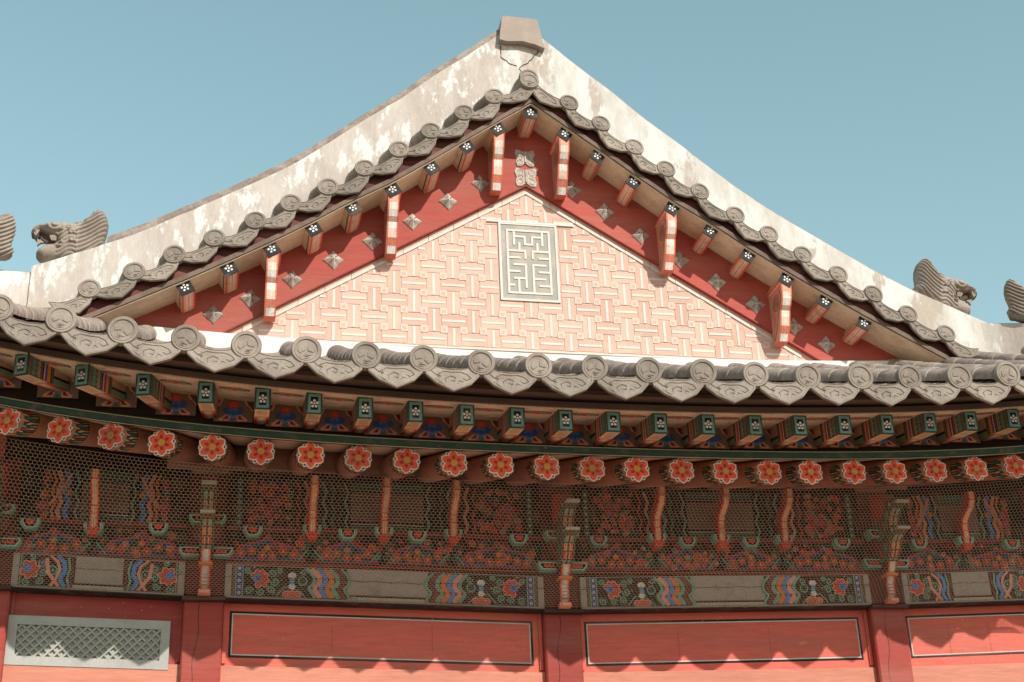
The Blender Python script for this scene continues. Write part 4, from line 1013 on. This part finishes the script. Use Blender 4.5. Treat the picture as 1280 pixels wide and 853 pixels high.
# main ridge going back, with its end tile
m = MB(); m.loft([[(-.21, y, 8.5), (.21, y, 8.5), (.16, y, 8.86), (-.16, y, 8.86)] for y in (RY+.1, 7.6)]); m.build('main_ridge', PLASTER, hall)
m = MB(); lo0 = [(-.215, 8.60), (-.15, 8.585), (.0, 8.60), (.12, 8.575), (.205, 8.54), (.150, 8.845), (.125, 8.858), (-.165, 8.865), (-.185, 8.85)]
m.prism([(x, RY+.4, z) for x, z in lo0], [(x+.0, RY-.07, z) for x, z in lo0]); m.build('ridge_end_tile', mat('end_tile', (.30, .235, .19), (.36, .29, .24), 6, .6, fine=60, fine_amt=.08, bump=.2), hall)
m = MB(); rg = random.Random(21)                                     # hairline crack in the plaster under the end tile
for path in ([(.17, 8.56), (.10, 8.47), (.06, 8.42), (.0, 8.38), (-.03, 8.34), (.0, 8.30), (.01, 8.22), (.0, 8.14)], [(-.2, 8.57), (-.19, 8.45), (-.12, 8.39), (-.02, 8.36)]):
    pp = []
    for (a, b), (c, d_) in zip(path, path[1:]):
        for k in range(3): pp.append((a+(c-a)*k/3+rg.uniform(-.006, .006), b+(d_-b)*k/3+rg.uniform(-.006, .006)))
    m.tube([(x, RY-.002, z) for x, z in pp], .0035, 4, (.1, .07, .05))
m.build('plaster_crack', DARK, hall)

# ------------------------------------------------------------ bird netting of hexagonal wire
def netting():
    pitch = .0295; rowh = pitch*.866
    prof = [(-1.02, None), (-.80, 3.70), (-.52, 3.42), (-.115, None)]
    def surf(x, s):                                 # s 0 top .. 1 bottom
        top = (-1.0, ZR(x)-.062); a = (-.80, 3.74+.3*(ZB(x)-3.235)); b = (-.50, 3.405+(ZB(x)-3.235)*.9); c = (-.115, ZB(x)+.012)
        P = [top, a, b, c]; Ls = [math.hypot(P[k+1][0]-P[k][0], P[k+1][1]-P[k][1]) for k in range(3)]; T = sum(Ls); q = s*T
        for k in range(3):
            if q <= Ls[k] or k == 2:
                t_ = min(1, q/Ls[k]); y = P[k][0]+(P[k+1][0]-P[k][0])*t_; z = P[k][1]+(P[k+1][1]-P[k][1])*t_; break
            q -= Ls[k]
        sag = .024*math.sin(x*1.7+s*3)+.014*math.sin(x*4.3+s*7+1)+.006*math.sin(x*13+s*11)
        return (x+.010*math.sin(s*9+x*3)+.004*math.sin(s*23+x*7), y+sag*math.sin(math.pi*min(1, s*1.05)), z)
    Ltot = 1.28; rows_ = int(Ltot/rowh); W0, W1 = -4.0, 4.0; cols_ = int((W1-W0)/pitch)
    A = []; Bv = []
    hx = pitch/2; hy1 = rowh/3*1.0
    for r_ in range(rows_):
        off = hx if r_ % 2 else 0; t0 = r_*rowh
        for c in range(cols_):
            x = W0+c*pitch+off
            # zigzag and stem of a hexagon row
            p0 = (x-hx, t0+hy1); p1 = (x, t0); p2 = (x+hx, t0+hy1); p3 = (x+hx, t0+rowh)
            A += [p0, p1, p2]; Bv += [p1, p2, p3]
    g = {}
    def S3(p):
        k = (round(p[0], 5), round(p[1], 5))
        if k not in g: g[k] = surf(p[0], min(1, p[1]/Ltot))
        return g[k]
    a = np.array([S3(p) for p in A]); b = np.array([S3(p) for p in Bv])
    t = b-a; ln = np.linalg.norm(t, axis=1, keepdims=True); ln[ln < 1e-6] = 1; t /= ln
    u = np.cross(t, np.array([.1, .3, .95])); u /= np.linalg.norm(u, axis=1, keepdims=True); v = np.cross(t, u); rad = .00125
    N = len(a); V = np.zeros((N, 6, 3))
    for k in range(3):
        o_ = rad*(math.cos(2*math.pi*k/3)*u+math.sin(2*math.pi*k/3)*v); V[:, k] = a+o_; V[:, 3+k] = b+o_
    base = (np.arange(N)*6)[:, None]
    F = np.concatenate([base+np.array([[0, 1, 4, 3]]), base+np.array([[1, 2, 5, 4]]), base+np.array([[2, 0, 3, 5]])], axis=0)
    me = bpy.data.meshes.new('wire_netting'); me.vertices.add(N*6); me.vertices.foreach_set('co', V.reshape(-1))
    me.loops.add(F.size); me.loops.foreach_set('vertex_index', F.reshape(-1).astype(np.int32))
    me.polygons.add(len(F)); me.polygons.foreach_set('loop_start', (np.arange(len(F))*4).astype(np.int32)); me.polygons.foreach_set('loop_total', np.full(len(F), 4, np.int32))
    me.update(calc_edges=True); me.validate(); me.materials.append(WIRE)
    o = bpy.data.objects.new('wire_netting', me); COL.objects.link(o)
    tag(o, 'hexagonal wire bird netting stretched under the eaves in front of the painted brackets', 'netting')
netting()

# ------------------------------------------------------------ dragon heads on the ridges
def dragon_data(sgn):
    """relief head from its side outline (metres), facing -X when sgn is 1, with rounded thickness and carved grooves"""
    k = 1/1560
    O = [(118, 520), (135, 470), (185, 415), (250, 398), (310, 380), (400, 358), (520, 358), (640, 348), (760, 298), (830, 250), (875, 200), (890, 165), (925, 150), (945, 128), (980, 118), (1040, 150), (1085, 225), (1110, 330), (1105, 430), (1085, 520), (1075, 600), (1120, 660), (1100, 760), (900, 860), (600, 940), (300, 960), (215, 880), (210, 830), (235, 775), (290, 735), (350, 700), (420, 690), (462, 665), (455, 600), (420, 575), (330, 545), (265, 510), (232, 505), (222, 560), (200, 600), (165, 590), (158, 560), (128, 570)]
    P = np.array([((x-600)*k, (780-y)*k) for x, y in O]); n = len(P); Q = np.roll(P, -1, 0)
    st = .0052; x0, z0_ = P.min(0)-.02; x1, z1 = P.max(0)+.02; gx = np.arange(x0, x1, st); gz = np.arange(z0_, z1, st)
    X, Z = np.meshgrid(gx, gz, indexing='ij'); ins = np.zeros(X.shape, bool); D = np.full(X.shape, 9.); NX = X.copy(); NZ = Z.copy()
    for i in range(n):
        (ax, az), (bx, bz) = P[i], Q[i]
        c = ((az > Z) != (bz > Z)) & (X < (bx-ax)*(Z-az)/(bz-az+1e-12)+ax); ins ^= c
        t = np.clip(((X-ax)*(bx-ax)+(Z-az)*(bz-az))/((bx-ax)**2+(bz-az)**2), 0, 1); px, pz = ax+t*(bx-ax), az+t*(bz-az); dd = np.hypot(X-px, Z-pz)
        m_ = dd < D; D[m_] = dd[m_]; NX[m_] = px[m_]; NZ[m_] = pz[m_]
    T = .105
    h = T*np.sqrt(np.clip(1-(1-np.clip(D/.075, 0, 1))**2, 0, 1))+.012
    zx, zz = X/k+600, 780-Z/k                              # drawing coordinates
    # mane: curved grooves fanning back and up
    ang = np.arctan2(-(zz-900), zx-250); rr_ = np.hypot(zx-250, zz-900)
    mane = (zx > 700) & (zz < 860); g1 = .5+.5*np.cos((zz+.00075*(zx-700)**2*1.2+.35*(zx-700))/66*2*math.pi)
    wgt = np.clip((zx-690)/70, 0, 1); h -= np.where(mane, .020*wgt*g1**2, 0)
    body = (zx < 720) & (zz > 520); g2 = .5+.5*np.cos((zz+.3*(zx-500)+26*np.sin(zx/45))/64*2*math.pi); h -= np.where(body & (zx > 470), .014*g2**2, 0)
    for (ex, ez, er, ew, amp) in ((440, 440, 95, 24, .016), (440, 440, 40, 22, .014), (720, 350, 70, 22, -.02), (660, 540, 28, 14, .014), (520, 730, 45, 18, .016), (680, 660, 34, 14, .014), (620, 470, 26, 14, .012)):
        rr2 = np.hypot((zx-ex), (zz-ez)*1.25); h += amp*np.exp(-((rr2-er)/ew)**2)
    h += .02*np.exp(-(((zx-440)**2+(zz-440)**2)/38**2)); h -= .03*np.exp(-(((zx-725)/55)**2+((zz-345+.35*(zx-725))/16)**2))
    lip = np.abs((zz-520)-(.33*(zx-300))); h += np.where((zx > 190) & (zx < 480), .014*np.exp(-(lip/20)**2), 0)
    h = np.clip(h, .01, .2); nxg, nzg = X.shape
    near = ins.copy()
    keep = np.zeros((nxg-1, nzg-1), bool)
    keep = ins[:-1, :-1] | ins[1:, :-1] | ins[:-1, 1:] | ins[1:, 1:]
    PX = np.where(ins, X, NX); PZ = np.where(ins, Z, NZ); hh = np.where(ins, h, .010)
    m = MB()
    for side in (-1, 1):
        idx = -np.ones(X.shape, int); vs = []; fs = []
        for i in range(nxg-1):
            for j in range(nzg-1):
                if keep[i, j]:
                    q = []
                    for a, b in ((i, j), (i+1, j), (i+1, j+1), (i, j+1)):
                        if idx[a, b] < 0: idx[a, b] = len(vs); vs.append((sgn*PX[a, b], side*hh[a, b], PZ[a, b]))
                        q.append(int(idx[a, b]))
                    fs.append(tuple(q))
        m.add(vs, fs)
    # outline wall joining both relief halves
    for i in range(n):
        (ax, az), (bx, bz) = P[i], Q[i]; m.add([(sgn*ax, -.0105, az), (sgn*bx, -.0105, bz), (sgn*bx, .0105, bz), (sgn*ax, .0105, az)], [(0, 1, 2, 3)])
    # inside of the mouth, fangs
    def slab(pts, t_, y=0): q = [(sgn*(x-600)*k, (780-z)*k) for x, z in pts]; m.prism([(x, y-t_, z) for x, z in q], [(x, y+t_, z) for x, z in q])
    me_t = []
    def fang(pts, y): q = [(sgn*(x-600)*k, (780-z)*k) for x, z in pts]; me_t.append(MB()); me_t[-1].prism([(x, y-.014, z) for x, z in q], [(x, y+.014, z) for x, z in q])
    for y in (-.062, .062): fang([(160, 515), (235, 505), (225, 545), (195, 600), (165, 560)], y); fang([(375, 580), (440, 575), (465, 600), (460, 660), (400, 655), (375, 610)], y)
    fang([(215, 640), (270, 660), (310, 690), (260, 700), (222, 740)], -.05)
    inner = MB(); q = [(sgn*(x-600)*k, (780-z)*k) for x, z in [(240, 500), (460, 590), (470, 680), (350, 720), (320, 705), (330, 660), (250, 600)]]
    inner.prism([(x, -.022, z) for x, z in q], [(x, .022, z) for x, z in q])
    return m, me_t, inner
MOUTH = mat('mouth_shade_clay', (.10, .065, .05), fine=60, fine_amt=.15, rough=.9)  # shade inside the open mouth put into the colour, darker than the head clay
def make_dragon(sgn, loc, rot, label, sc=1.0):
    root = bpy.data.objects.new('dragon_head', None); COL.objects.link(root); root.location = loc; root.rotation_euler = rot; root.scale = (sc, sc, sc)
    if sgn not in DD:
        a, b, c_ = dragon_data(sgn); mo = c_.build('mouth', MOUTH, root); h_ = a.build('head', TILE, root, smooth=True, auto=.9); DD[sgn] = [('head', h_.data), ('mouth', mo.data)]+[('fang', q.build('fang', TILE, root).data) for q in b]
    else:
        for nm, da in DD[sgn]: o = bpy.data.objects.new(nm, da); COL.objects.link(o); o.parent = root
    tag(root, label, 'roof ornament', 'clay dragon heads on the roof ridges'); return root
DD = {}
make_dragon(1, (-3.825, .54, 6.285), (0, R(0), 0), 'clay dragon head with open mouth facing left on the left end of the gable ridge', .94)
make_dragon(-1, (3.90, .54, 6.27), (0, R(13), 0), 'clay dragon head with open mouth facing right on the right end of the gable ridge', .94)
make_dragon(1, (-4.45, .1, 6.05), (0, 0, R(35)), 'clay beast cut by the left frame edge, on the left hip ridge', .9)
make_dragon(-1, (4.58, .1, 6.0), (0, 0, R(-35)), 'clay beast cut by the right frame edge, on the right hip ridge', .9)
